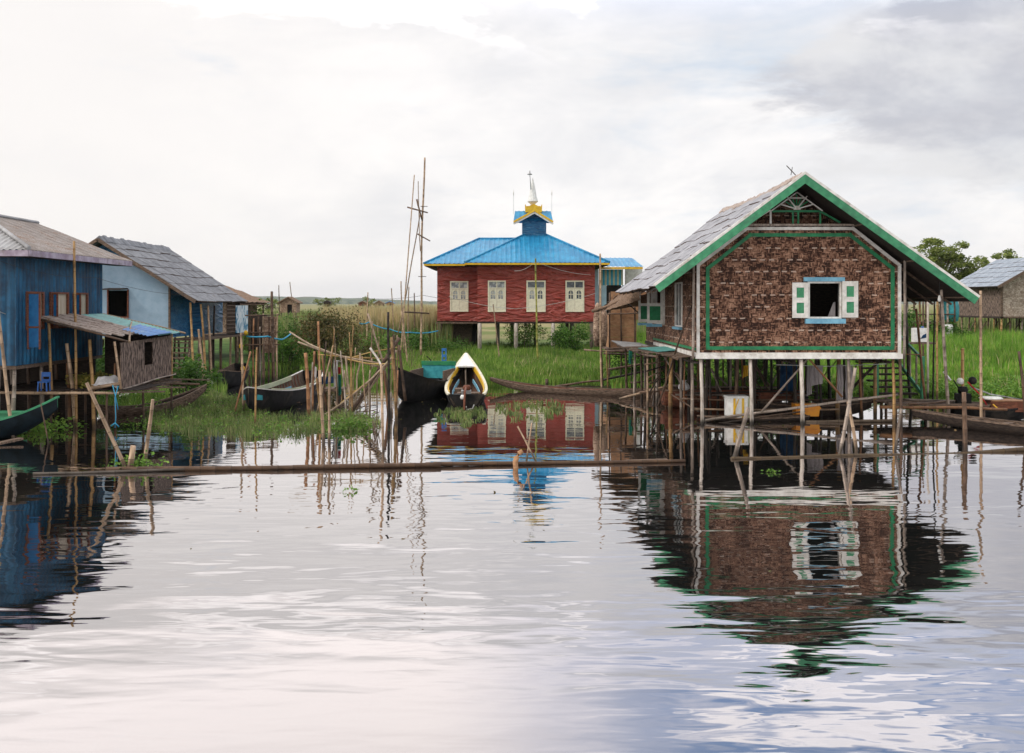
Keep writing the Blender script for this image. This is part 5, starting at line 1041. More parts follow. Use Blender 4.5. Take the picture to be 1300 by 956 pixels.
# far right house
fr = thing('stilt_house', 'grey tiled woven house on stilts in the field at the right edge', 'house', (38, 75, 0))
qx, qy0, qy1, qz0, qz1 = 36.9, 75.2, 82.2, 2.40, 4.70
MB().box((qx, qy0, qz0), (qx+.1, qy1, qz1)).build('side_wall', M['weavegrey'], fr)
MB().prism([(qx+.1, qy0, qz0), (qx+6.6, qy0, qz0), (qx+6.6, qy0, qz1+.1), (qx+3.4, qy0, 6.75), (qx+.1, qy0, qz1+.1)], (0, .1, 0)).build('gable_wall', M['wovenlight'], fr)
MB().box((qx-.02, qy0-.08, qz0), (qx+.16, qy0, qz1)).box((qx+.2, qy0-.06, qz0-.12), (qx+6.6, qy0-.01, qz0)).build('corner_trim', M['plank'], fr)
MB().box((qx, qy0, qz0-.15), (qx+6.6, qy1, qz0-.01)).build('floor', M['darkplank'], fr)
e_ = P(1270, 364, 74.4); f_ = P(1208, 362, 83.2); e_.x = f_.x = 36.3; e_.z = f_.z = 4.66
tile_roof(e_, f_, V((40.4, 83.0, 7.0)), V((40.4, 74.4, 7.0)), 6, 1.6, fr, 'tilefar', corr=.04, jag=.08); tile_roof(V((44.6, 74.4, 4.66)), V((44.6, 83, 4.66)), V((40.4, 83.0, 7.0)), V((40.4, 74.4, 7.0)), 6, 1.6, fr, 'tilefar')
underside(e_, f_, V((40.4, 83.0, 7.0)), V((40.4, 74.4, 7.0)), fr)
MB().beam((36.3, 74.35, 4.6), (40.4, 74.35, 6.93), .08, .2).build('verge_board', M['grey'] if False else M['plank'], fr)
R = random.Random(77)
for y in (75.4, 78.5, 82):
    for k in range(9 if y < 76 else 5): x = qx+.1+k*(.78 if y < 76 else 1.5); pole((x, y, .2), (x+R.uniform(-.15, .15), y, qz0-.1), .085, R.choice(['grey', 'brown', 'gold', 'pale']), 'stilt', fr)
for y in (76.5, 77.5, 79.5, 80.7): pole((qx+.1, y, .2), (qx+.1+R.uniform(-.1, .1), y, qz0-.1), .08, R.choice(['grey', 'brown', 'gold']), 'stilt', fr)
for k in range(5): pole((qx-2+k*.8, 77, .3), (qx-.6+k*.9, 78, 2.0), .05, 'brown', 'stilt', fr)
# hut with the blue tank between the two right hand houses
ht = thing('open_hut', 'small open platform hut seen under the right eave of the brown house', 'hut', (29, 70, .3))
Yh = 70; 
MB().box((P(1150, 0, Yh).x, Yh, P(0, 378, Yh).z), (P(1163, 0, Yh).x, Yh+.1, P(0, 362, Yh).z)).build('wall', M['wovenpale'], ht); MB().box((P(1145, 0, Yh).x, Yh, P(0, 411, Yh).z), (P(1212, 0, Yh).x, Yh+2.5, P(0, 408.5, Yh).z)).build('platform', M['plank'], ht)
MB().box((P(1140, 0, Yh).x, Yh-.6, P(0, 362, Yh).z), (P(1205, 0, Yh).x, Yh+3, P(0, 358, Yh).z)).build('roof', M['thatch'], ht)
for px, mt in ((1152, 'grey'), (1160, 'brown'), (1167, 'rust'), (1175, 'brown'), (1190, 'gold'), (1203, 'grey'), (1211, 'brown')): x = P(px, 0, Yh).x; pole((x, Yh-.05, .1), (x, Yh-.05, P(0, 364, Yh).z), .08, mt, 'post', ht)
for zpx in (400, 416, 421): pole(P(1148, zpx, Yh-.15), P(1212, zpx-1, Yh-.15), .05, 'brown', 'rail', ht)
c = P(1206, 409, Yh+.5); tag(MB().lathe(c, [(.30, 0), (.55, .1), (.60, .6), (.60, 1.1), (.52, 1.5), (.25, 1.68), (.24, 1.8)], 16).build('water_tank', M['teal']), 'round blue water tank on the open hut platform', 'tank')
c = P(1203, 412, Yh-.3); tag(MB().lathe(V((c.x, c.y, c.z-.9)), [(.25, 0), (.33, .15), (.35, .8), (.3, .9)], 12).build('plastic_tub', M['foam']), 'pale plastic tub hanging below the blue tank', 'tub')

# ============================================================ BOATS
def boat(name, label, cat, bow, stern, beam, draft, fb, br, sr, mats, tw=.35, sm=.42, keel_rise=.5, th=.035, thwarts=(), group=None, benches=None, gun=None, linerib=False, deck=None, sheer=2.4, tip=.03, narrow=2.2):
    bow, stern = V((bow[0], bow[1], 0)), V((stern[0], stern[1], 0)); L = (bow-stern).length; ang = math.atan2(bow.y-stern.y, bow.x-stern.x)
    t = thing(name, label, cat, tuple(stern), ang, group)
    def prm(s):
        if s > sm: q = (s-sm)/(1-sm); w_ = beam/2*(1-q**narrow)+tip*q; g = fb+br*q**sheer; k = -draft+(draft+fb+br)*keel_rise*q**3.2
        else: q = (sm-s)/sm; w_ = beam/2*(tw+(1-tw)*(1-q**2)); g = fb+sr*q**2.2; k = -draft+(draft+fb+sr)*keel_rise*.5*q**3.2
        return w_, g, min(k, g-.06)
    N, Q = 32, 12
    def skin(inset, dz, mb, flip):
        vs = []
        for i in range(N+1):
            s = i/N; w_, g, k = prm(s); w_ = max(w_-inset, .004); k2 = k+inset*1.3; g2 = g-dz
            for j in range(Q+1):
                a = math.pi*(j/Q-.5); y = w_*math.copysign(abs(math.sin(a))**.75, a); z = k2+(g2-k2)*(1-math.cos(a))**.85
                vs.append((s*L, y, min(z, g2)))
        W_ = Q+1; fs = [(i*W_+j, (i+1)*W_+j, (i+1)*W_+j+1, i*W_+j+1) if not flip else (i*W_+j, i*W_+j+1, (i+1)*W_+j+1, (i+1)*W_+j) for i in range(N) for j in range(Q)]
        mb.add(vs, fs, 0, True); b = len(mb.v)-len(vs)
        mb.f += [tuple(b+j for j in range(W_))]; mb.mi.append(0); mb.sm.append(False)
    mb = MB(); skin(0, 0, mb, False); mb.build('hull', M[mats[0]], t)
    mb = MB(); skin(th, .005, mb, True); mb.build('lining', M[mats[1]], t)
    for side in (-1, 1):
        path = []
        for i in range(N+1): w_, g, k = prm(i/N); path.append((i/N*L, side*(max(w_, .02)-th*.4), g))
        gm = gun or .035; mb = MB()
        for i in range(N): mb.beam(path[i], path[i+1], gm*1.6, gm) if i % 1 == 0 else None
        mb.build('gunwale', M[mats[2]], t)
    w_, g, k = prm(0); MB().prism([(0-.02, -w_, g), (-.02, w_, g), (-.02, w_*.5, k+(g-k)*.3), (-.02, -w_*.5, k+(g-k)*.3)], (.05, 0, 0)).build('transom', M[mats[0]], t)
    for s, zf, mt in thwarts:
        w_, g, k = prm(s); z = k+(g-k)*zf; MB().box((s*L-.09, -w_*.9, z), (s*L+.09, w_*.9, z+.03)).build('thwart', M[mt], t)
    if benches:
        for side in (-1, 1):
            for s0, s1, zf, ins, hh, mt in benches:
                mb = MB()
                for i in range(10):
                    a = s0+(s1-s0)*i/10; b = s0+(s1-s0)*(i+1)/10; wa, ga, ka = prm(a); wb, gb, kb = prm(b)
                    mb.beam((a*L, side*(wa-ins), ka+(ga-ka)*zf), (b*L, side*(wb-ins), kb+(gb-kb)*zf), .03, hh)
                mb.build('side_plank', M[mt], t)
    if linerib:
        mb = MB()
        for i in range(2, 26):
            s = i/30; w_, g, k = prm(s)
            pts = [(s*L, (w_-th*1.5)*math.copysign(abs(math.sin(a))**.75, a), k+.07+(g-.03-k)*(1-math.cos(a))**.85*.93) for a in [math.pi*(j/8-.5)*.98 for j in range(9)]]
            mb.tube(pts, .016, 4)
        mb.build('ribs', M[linerib], t)
    if deck:
        s0, mt = deck; mb = MB(); pts = []
        for i in range(9): s = s0+(1-s0)*i/8; w_, g, k = prm(s); pts.append((s*L, w_, g))
        vs = [(x, -w_, z+.02) for x, w_, z in pts]+[(x, 0, z+.06) for x, w_, z in pts]+[(x, w_, z+.02) for x, w_, z in pts]
        fs = [(i, i+1, 9+i+1, 9+i) for i in range(8)]+[(9+i, 10+i, 19+i, 18+i) for i in range(8)]; mb.add(vs, fs, 0, True)
        x, w_, z = pts[0]; mb.prism([(x, -w_, z), (x, w_, z), (x, 0, z+.055)], (.03, 0, 0)); mb.build('foredeck', M[mt], t)
    return t, prm, L
# green boat at the left edge
gb, pr, L = boat('rowing_boat', 'dark rowing boat with a green inside at the left edge', 'boat', (-11.45, 25.1), (-17.2, 25.5), 1.6, .22, .34, .70, .35, ('navy', 'greenlight', 'greenlight'), thwarts=(), keel_rise=.75, gun=.045, sheer=3.2, narrow=3.6)
MB().box((4.05, .10, .10), (4.72, .42, .60)).box((4.02, .06, .60), (4.76, .45, .635)).build('seat_box', M['greenlight'], gb)
MB().lathe((3.6, .1, .1), [(.2, 0), (.26, .1), (.26, .35), (.2, .45)], 12).build('bundle', M['bark'], gb)
# black boat
boat('rowing_boat', 'black rowing boat with pale green and blue side planks, left of the bamboo rack', 'boat', (-7.95, 30.0), (-7.55, 37.8), 1.65, .22, .55, .32, .30, ('black', 'bark', 'white'), tw=.5, sm=.5, keel_rise=.45, benches=[(.15, .86, .97, .10, .16, 'stripe_c'), (.2, .8, .62, .26, .10, 'ltblue')], linerib='redbrown', gun=.03, thwarts=((.25, .5, 'plank'), (.6, .4, 'plank')), narrow=2.6)
bt = bpy.data.objects['rowing_boat.001']
MB().prism([(7.52, -.19, .62), (7.25, -.30, .58), (7.25, -.30, .42), (7.52, -.17, .46)], (.0, -.03, .0)).build('painted_patch', M['teal'], bt)
MB().prism([(7.52, .19, .62), (7.35, .27, .58), (7.35, .27, .44), (7.52, .17, .46)], (.0, .03, .0)).build('painted_patch', M['teal'], bt)
# teal boat
tb, pr, L = boat('motor_boat', 'black hulled boat with a teal and green box at its stern', 'boat', (-3.85, 33.0), (-2.55, 40.2), 1.55, .22, .55, .72, .28, ('black', 'black', 'black'), tw=.75, sm=.45, keel_rise=.5, gun=.04, sheer=1.9, deck=(.50, 'black'))
MB().box((1.6, -.66, .50), (1.66, .66, 1.0)).build('stern_box', M['teal'], tb); MB().box((1.57, -.68, 1.0), (1.68, .68, 1.16)).build('box_rail', M['green'], tb)
MB().box((1.68, .60, .45), (3.4, .66, .9)).box((1.68, -.66, .45), (3.4, -.60, .9)).build('side_boards', M['plank'], tb)
mb = MB(); mb.box((.9, .09, .7), (.94, .13, 1.62)).box((.9, -.06, .7), (.94, -.02, 1.62)).box((.89, -.02, 1.05), (.95, .09, 1.17)).box((.89, -.02, 1.28), (.95, .09, 1.38)).box((.89, -.02, 1.52), (.95, .09, 1.62)); mb.build('motor_bracket', M['sheetblue'], tb)
MB().tube([(.8, -.5, .7), (.8, -.55, 1.15), (.85, -.7, 1.3)], .03, 6).build('exhaust', M['black'], tb)
# yellow rimmed boat, stern towards the camera
yb, pr, L = boat('motor_boat', 'open wooden boat with a white and yellow rim and an engine amidships', 'boat', (-1.88, 40.6), (-1.47, 32.0), 1.45, .25, .42, .92, .06, ('black', 'bark', 'cream'), tw=.80, sm=.42, keel_rise=.40, benches=[(.12, .84, .93, .09, .18, 'yellow'), (.12, .74, .60, .24, .14, 'ltblue')], linerib='redbrown', gun=.06, deck=(.80, 'foam'), sheer=1.55, narrow=1.9)
MB().box((.35, -.16, .12), (.85, .16, .55)).box((.4, .2, .1), (.75, .42, .42)).box((.45, -.40, .1), (.7, -.2, .36)).build('engine', M['metal'], yb)
MB().lathe((.7, -.02, .55), [(.12, 0), (.14, .08), (.10, .16)], 12).build('engine_cap', M['redbrown'], yb)
MB().tube([(.6, 0, .65), (-.1, .05, .55), (-.55, .08, -.3)], [.035, .035, .03], 8).build('shaft', M['redbrown'], yb)
MB().lathe((-.14, .12, .33), [(.06, 0), (.08, .06), (.05, .14)], 10).build('float', M['foam'], yb)
MB().tube([(-.1, -.25, .15), (-.16, -.2, .03), (-.16, .0, 0), (-.12, .0, .1)], .02, 5).build('mooring_rope', M['cord'], yb)
MB().box((1.6, -.6, .12), (2.0, .6, .16)).box((2.4, -.5, .14), (2.9, .3, .3)).box((3.3, -.1, .14), (3.9, .4, .36)).build('floorboards', M['plank'], yb)
MB().tube([(4.0, 0, .1), (4.4, .02, .95)], .025, 6).build('bamboo_stem', M['bark'], yb)
# canoes
boat('canoe', 'long low brown canoe lying along the grassy bank', 'canoe', (-.85, 38.9), (5.9, 35.6), .82, .10, .20, .30, .20, ('plank', 'redbrown', 'plank'), tw=.3, sm=.5, keel_rise=.8, gun=.035, thwarts=tuple((s, .8, 'plank') for s in (.25, .4, .55, .7)))
boat('canoe', 'weathered grey canoe overgrown with water plants, below the woven shed', 'canoe', (-9.95, 32.4), (-12.4, 29.9), .75, .10, .20, .55, .15, ('grey' if False else 'plank', 'darkplank', 'plank'), tw=.4, sm=.35, keel_rise=.8, gun=.04, sheer=1.7)
boat('canoe', 'long dark wooden canoe reaching out of the right edge', 'canoe', (11.35, 28.2), (16.9, 21.6), .85, .08, .24, .14, .12, ('darkplank', 'plank', 'plank'), tw=.3, sm=.5, keel_rise=.6, gun=.04, thwarts=tuple((s, .85, 'plank') for s in (.3, .4, .5, .6, .7, .8)), sheer=2.0)
boat('rowing_boat', 'small dark boat seen end on behind the posts of the light blue house', 'boat', (-11.55, 40.0), (-12.0, 44.0), 1.15, .15, .55, .15, .2, ('black', 'bark', 'plank'), tw=.5, keel_rise=.4)
boat('canoe', 'reddish brown canoe under the brown house, the one farther back', 'canoe', (9.2, 33.0), (4.9, 32.4), .9, .08, .42, .12, .1, ('redbrown', 'darkplank', 'plank'), tw=.5, keel_rise=.6)
boat('canoe', 'shallow grey plank canoe in front of the stilts of the brown house', 'canoe', (5.35, 28.7), (8.6, 28.95), .62, .06, .10, .06, .04, ('darkplank', 'plank', 'grey' if False else 'plank'), tw=.5, keel_rise=.7)
boat('canoe', 'brown canoe loaded with bamboo under the right half of the brown house', 'canoe', (10.9, 30.2), (7.5, 30.2), .8, .08, .32, .12, .1, ('darkplank', 'darkplank', 'plank'), tw=.5, keel_rise=.6)
sb, pr, L = boat('motor_boat', 'small black boat with an engine and a brown crate, moored beyond the right jetty', 'boat', (15.1, 29.0), (12.9, 29.3), .95, .14, .30, .16, .12, ('black', 'black', 'black'), tw=.6, keel_rise=.5, gun=.05)
MB().box((1.05, -.34, .26), (2.0, .30, .56)).build('crate', M['rust'] if False else M['redbrown'], sb); MB().box((1.05, -.36, .562), (2.02, .32, .585)).build('crate_lid', M['plywood'], sb)
MB().lathe((1.15, .05, .585), [(.3, 0), (.34, .03), (.28, .07), (.05, .09)], 12).build('basin', M['foam'], sb)
mb = MB(); mb.box((.15, -.14, .3), (.55, .14, .75)).lathe((.35, 0, .75), [(.12, 0), (.15, .08), (.12, .2)], 12); mb.tube([(.3, -.1, .75), (.05, -.15, 1.15)], .02, 5); mb.build('engine', M['black'], sb)
MB().lathe((.62, .0, 1.02), [(.05, 0), (.11, .04), (.12, .13), (.08, .20), (.02, .23)], 12).build('engine_drum', M['black'], sb); MB().lathe((.28, .02, 1.02), [(.06, 0), (.10, .03), (.10, .12), (.05, .18)], 12).build('fuel_can', M['foam'], sb)
MB().tube([(.55, -.03, .95), (1.1, -.05, .74), (1.95, -.1, .60)], [.03, .025, .018], 6).build('shaft', M['metal'], sb); MB().tube([(-.05, -.2, 1.15), (-.25, -.22, 1.4)], .03, 6).build('tiller', M['foam'], sb); MB().tube([(.45, -.1, 1.1), (.75, -.22, .75), (.95, -.3, .4)], .022, 5).build('hose', M['clothred'], sb)
MB().tube([(1.06, -.40, .48), (1.2, -.44, .34), (1.1, -.42, .2), (1.0, -.44, .36)], .02, 5).build('mooring_rope', M['yellow'], sb)

# ============================================================ JETTY (right)
je = thing('jetty', 'low bamboo jetty at the foot of the stairs of the brown house', 'jetty', (12, 30, 0))
mb = MB(); R = random.Random(41)
for k in range(11): y = 28.9+k*.15; mb.beam((11.0+R.uniform(-.2, .1), y, .46+R.uniform(-.01, .04)), (13.7+R.uniform(-.4, .5), y-.25, .42+R.uniform(-.02, .05)), .11, .04)
mb.build('deck_planks', M['plank'], je)
for a, b, r, mt in (((10.6, 28.7, .40), (14.1, 28.35, .38), .05, 'rust'), ((10.8, 30.3, .40), (13.6, 30.1, .38), .05, 'brown'), ((11.4, 28.6, .50), (13.6, 29.5, .56), .035, 'brown'), ((11.6, 29.9, .52), (12.9, 29.0, .55), .035, 'grey')): pole(a, b, r, mt, 'beam', je)
for x, y in ((11.1, 28.8), (12.4, 28.6), (13.5, 28.5), (11.2, 30.2), (12.5, 30.1), (13.3, 30.0)): pole((x, y, -.7), (x, y, .42), .05, 'brown', 'post', je)
for i, (px, lab) in enumerate(((1217, 'left of the two small pale buckets under the jetty'), (1232, 'right of the two small pale buckets under the jetty'))):
    c = P(px, 536, 29.3); c.z = .05; mb = MB().lathe(c, [(.13, 0), (.16, .02), (.18, .22), (.19, .24)], 14); tag(mb.build('bucket', M['foam']), lab, 'bucket', 'buckets by the jetty')

# ============================================================ UNDER THE BROWN HOUSE
fb = thing('foam_box', 'white foam box with yellow straps floating under the brown house', 'box', (6.65, 29.1, .0)); c = V((6.62, 29.1, .02))
MB().box((c.x-.36, c.y-.22, .02), (c.x+.22, c.y+.24, .64)).build('body', M['foam'], fb); MB().box((c.x-.38, c.y-.24, .643), (c.x+.24, c.y+.26, .70)).build('lid', M['foam'], fb)
mb = MB(); mb.box((c.x-.20, c.y-.245, .03), (c.x-.14, c.y-.225, .64)).box((c.x+.05, c.y-.245, .03), (c.x+.11, c.y-.225, .64)).beam((c.x-.20, c.y-.235, .2), (c.x-.05, c.y-.235, .62), .02, .05, up=(0, 1, 0)); mb.build('strap', M['yellow'], fb)
MB().box((c.x+.225, c.y-.22, .03), (c.x+.36, c.y+.24, .66)).build('side_sheet', M['stripe_c'], fb)
ob = thing('orange_bin', 'bright orange plastic bin lying under the brown house', 'bin', (8.7, 29.3, 0)); MB().prism([(8.35, 29.2, .08), (9.0, 29.2, .08), (9.04, 29.2, .36), (8.98, 29.2, .44), (8.3, 29.2, .44)], (0, .4, 0)).build('body', M['orange'], ob); MB().box((8.28, 29.17, .30), (9.06, 29.195, .34)).build('rim', M['orange'], ob)
mb = MB(); c = P(868, 495, 31.5); mb.lathe(c, [(.13, 0), (.19, .06), (.17, .16), (.07, .26), (.10, .31)], 7, smooth=False); tag(mb.build('white_sack', M['clothwhite']), 'tied white sack hanging between the left stilts of the brown house', 'sack')
pole(P(845, 496, 31.6), P(892, 495, 31.6), .03, 'brown', 'ledge_beam', house)
tag(MB().box((P(966, 0, 31).x, 31, .22), (P(982, 0, 31).x, 31.3, .62)).build('red_crate', M['redbrown']), 'dull red crate floating deep under the brown house', 'crate')
MB().box((P(962, 0, 31).x, 30.9, .12), (P(986, 0, 31).x, 31.5, .22)).build('floor_joist', M['darkplank'], house)
def hang(label, px0, px1, py0, py1, Y, mat, cat='cloth', name='hanging_cloth'):
    a, b = P(px0, py0, Y), P(px1, py0, Y); lo = P(px0, py1, Y).z; mb = MB()
    mb.grid((a.x, Y, lo), (b.x, Y, lo+.1*random.random()), (b.x, Y, b.z), (a.x, Y, a.z), 14, 10, lambda u, v, p: .045*math.sin(u*17+v*2)+.08*noise.noise(p*3))
    mb2 = mb; return tag(mb2.build(name, M[mat]), label, cat)
hang('left one of the grey shirts hanging under the brown house', 1024, 1031, 465, 503, 29.2, 'cloth'); hang('grey cloth folded over the line under the brown house', 1030, 1045, 464, 490, 29.3, 'cloth'); hang('grey trousers hanging beside the middle stilt under the brown house', 1062, 1071, 463, 512, 29.2, 'cloth'); hang('right one of the grey cloths hanging under the brown house', 1073, 1083, 465, 508, 29.35, 'cloth')
hang('dark blue sheet hanging deep under the brown house', 990, 1012, 462, 500, 31.2, 'bluecloth'); hang('yellow rag hanging deep under the brown house', 943, 950, 464, 480, 30.6, 'yellow', name='yellow_rag'); hang('white rag tied to the joists under the brown house', 1113, 1122, 448, 458, 29.4, 'clothwhite')
tag(MB().tube([P(985, 463, 29.25), P(1050, 465, 29.25), P(1125, 462, 29.25)], .012, 5).build('clothes_line', M['cord']), 'thin clothes line strung between the stilts of the brown house', 'line')
mb = MB(); R = random.Random(51)
for k in range(9): a = V((9.1+R.uniform(-.2, .5), 30.2+R.uniform(-.3, .3), .32+k*.02)); mb.tube([a, a+V((1.5+R.uniform(-.3, .2), R.uniform(-.2, .2), R.uniform(-.02, .06)))], .025, 6)
tag(mb.build('bamboo_bundle', M['bark']), 'bundle of brown bamboo lengths lying on the canoe under the brown house', 'bamboo', kind=None)
MB().box((4.9, 31.9, .30), (9.3, 31.95, .62)).build('low_screen', M['redbrown'], house)
S = []
def st(label, top, bot, r=.035, mat='pale', Y=None, **k): return wpole(label, top, bot, r, mat, Y, **k)
tag(pole(P(895, 534, 28.4), P(1140, 501, 29.2), .045, 'grey', 'plank_pole'), 'long pale pole sloping up to the right in front of the stilts', 'pole')
tag(pole(P(900, 540, 28.3), P(1022, 522, 28.6), .03, 'brown', 'plank_pole'), 'thin brown pole sloping in front of the foam box', 'pole')
tag(pole(P(1023, 536, 28.4), P(1139, 534, 28.5), .05, 'pale', 'plank_pole', ), 'straight pale beam lying level just above the water under the right stilts', 'beam')
st('stake leaning right in front of the white stilts, left of the crossed stakes', (950, 517), (932, 580), .055, 'grey')
st('longer stake of the crossed pair in front of the brown house', (1086, 467), (1066, 576), .045, 'grey')
st('shorter stake of the crossed pair in front of the brown house', (1077, 510), (1087, 572), .045, 'pale')
st('short pale stake leaning on the right corner post of the brown house', (1144, 519), (1137, 572), .035, 'grey')
st('greyish stake rising from the boom in front of the dark canoe', (1224, 498), (1225, 574), .06, 'brown')
st('golden cut bamboo standing behind the jetty', (1222, 442), (1221, 520), .055, 'gold', Y=29.6)
st('tall pale pole at the end of the right eave of the brown house', (1245, 369), (1246, 556), .045, 'pale', Y=27.4)
st('thin brown pole leaning at the right edge, before the field', (1294, 446), (1303, 545), .045, 'brown')
# boom
b1 = thing('floating_boom', 'long floating boom of two brown bamboo logs across the middle of the water', 'boom', (-4, 20, 0))
pole(W(135, 599)+V((0, 0, .04)), W(560, 593)+V((0, 0, .05)), .058, 'rust', 'log', b1, taper=.85, bend=.02); pole(W(870, 587)+V((0, 0, .03)), W(540, 592.5)+V((0, 0, .05)), .036, 'rust', 'log', b1, taper=1.3, bend=.015)
tag(pole(W(42, 603)+V((0, 0, .02)), W(235, 598)+V((0, 0, .04)), .03, 'grey', 'floating_pole', taper=.9, bend=.01), 'thin pale floating pole at the left end of the boom', 'pole')
tag(pole(W(1320, 572)+V((0, 0, .03)), W(928, 583)+V((0, 0, .03)), .06, 'gold', 'floating_log', taper=.75, bend=.06), 'yellowish mossy bamboo log floating in front of the brown house', 'log')
tag(MB().beam(W(797, 589.5)+V((0, .3, .02)), W(850, 588.5)+V((0, .3, .03)), .14, .04).build('floating_board', M['plank']), 'short reddish board floating beside the boom, left of the brown house', 'board')
tag(MB().beam(W(-30, 569)+V((0, 0, .0)), W(27, 562)+V((0, 0, .10)), .20, .05).build('floating_board', M['plank']), 'pale board floating at the left edge', 'board')
mb = MB(); a = W(656, 594); mb.tube([a+V((.02, 0, -.3)), a+V((-.02, 0, .0)), a+V((-.03, 0, .12)), a+V((.0, 0, .22)), a+V((.05, 0, .30)), a+V((.12, 0, .35))], [.05, .055, .055, .055, .055, .045], 8); tag(mb.build('stump', M['plywood']), 'short hooked stump sticking out beside the boom', 'stump')
st('thin stick leaning left by the hooked stump', (657, 541), (680, 586), .022, 'pale'); st('thin stick leaning right by the hooked stump', (675, 537), (668, 586), .022, 'pale')
st('short brown stump at the bank behind the brown canoe', (694, 481), (694, 493), .07, 'brown')
# left foreground poles
st('tall pale pole crossing the green boat at the left edge', (-4, 380), (17, 557), .048, 'pale')
st('tallest thin bamboo in front of the blue metal house', (94, 306), (97, 543), .04, 'gold')
st('thick pale bamboo leaning beside the tallest one', (85, 436), (96, 542), .062, 'pale')
st('short dark brown post beside the thick pale bamboo', (86, 461), (90, 541), .055, 'rust')
st('golden bamboo post standing before the opening of the woven shed', (114, 431), (119, 543), .055, 'gold')
st('long stick leaning left towards the landing deck', (110, 486), (161, 597), .045, 'pale')
st('brown stake with blue rope at the corner of the woven shed', (146, 461), (147, 541), .038, 'rust')
st('pale stake leaning right by the boom, left part of the water', (194, 507), (183, 590), .045, 'pale')
st('short pale stub by the water plants on the boom', (169, 566), (165, 597), .07, 'pale')
st('thin crooked stick in front of the bow of the green boat', (52, 513), (62, 562), .018, 'brown')
# poles between the houses and the grass island
for lab, a, b, r, mt, Y in [('pale pole left of the black boat, standing in the grass', (306, 423), (309, 522), .042, 'pale', None), ('stick leaning left across the pole in the grass island', (318, 446), (296, 527), .03, 'rust', None), ('golden stick rising left of the bow of the black boat', (326, 441), (324, 540), .03, 'gold', None), ('thin pole behind the bow of the black boat', (335, 436), (335, 486), .035, 'brown', None), ('pale pole before the woven enclosure, its left side', (330, 415), (330, 478), .05, 'grey', 44.8), ('thick brown post with a tall thin head before the woven enclosure', (345, 370), (348, 484), .07, 'brown', 43.3),
        ('thick rusty stake closest to the black boat', (388, 448), (392, 530), .06, 'rust', None), ('dark rusty stake second from the black boat', (399, 446), (397, 522), .042, 'rust', None), ('tallest reddish pole right of the black boat', (404, 408), (407, 522), .045, 'rust', None), ('pale foot stake standing in open water before the grass island, left of two', (406, 470), (411, 562), .042, 'pale', None), ('pale stick in open water before the grass island, right of two', (418, 472), (417, 562), .034, 'pale', None), ('short golden stake right of the black boat', (402, 480), (406, 522), .042, 'gold', None), ('thin stick leaning right over the blue tarpaulin', (423, 438), (408, 500), .028, 'pale', 30.6), ('dark pole leaning left by the hanging clothes', (420, 455), (426, 495), .035, 'dark', 31.5), ('rusty stick beside the hanging clothes', (409, 450), (414, 520), .035, 'rust', None), ('brown stick standing behind the right of the hanging clothes', (437, 470), (434, 505), .02, 'gold', 32.5)]:
    st(lab, a, b, r, mt, Y)
pd = thing('paddle', 'white bladed paddle standing beside the black boat', 'paddle', tuple(P(397, 495, 31.5))); pole(P(394, 492, 31.5), P(399.5, 478, 31.5), .02, 'grey', 'shaft', pd); MB().prism([P(397.5, 482, 31.5), P(401, 482, 31.5), P(402, 467, 31.5), P(399.5, 465, 31.5), P(398, 468, 31.5)], (0, .03, 0)).build('blade', M['clothwhite'], pd)
hang('pale cloth hanging from the bamboo rack', 424, 429, 458, 492, 31.0, 'clothwhite'); hang('green cloth hanging from the bamboo rack', 429.5, 433, 476, 503, 31.0, 'clothgreen'); hang('small red cloth hanging above the green one', 429.5, 432.5, 466, 475, 31.03, 'clothred'); hang('blue tarpaulin slung behind the rusty stakes', 404, 426, 478, 489, 32.0, 'bluecloth')
tag(MB().tube([P(424, 457, 31), P(433, 459, 31)], .012, 5).build('clothes_line', M['cord']), 'short line holding the clothes on the bamboo rack', 'line')
sd = thing('wooden_stand', 'dark low wooden stand behind the rusty stakes', 'stand', (-5.8, 31.6, 0)); MB().box((-6.2, 31.4, .62), (-5.35, 32.2, .70)).build('top', M['plank'], sd)
for x in (-6.1, -5.45):
    for y in (31.5, 32.1): pole((x, y, -.6), (x, y, .63), .035, 'dark', 'leg', sd)
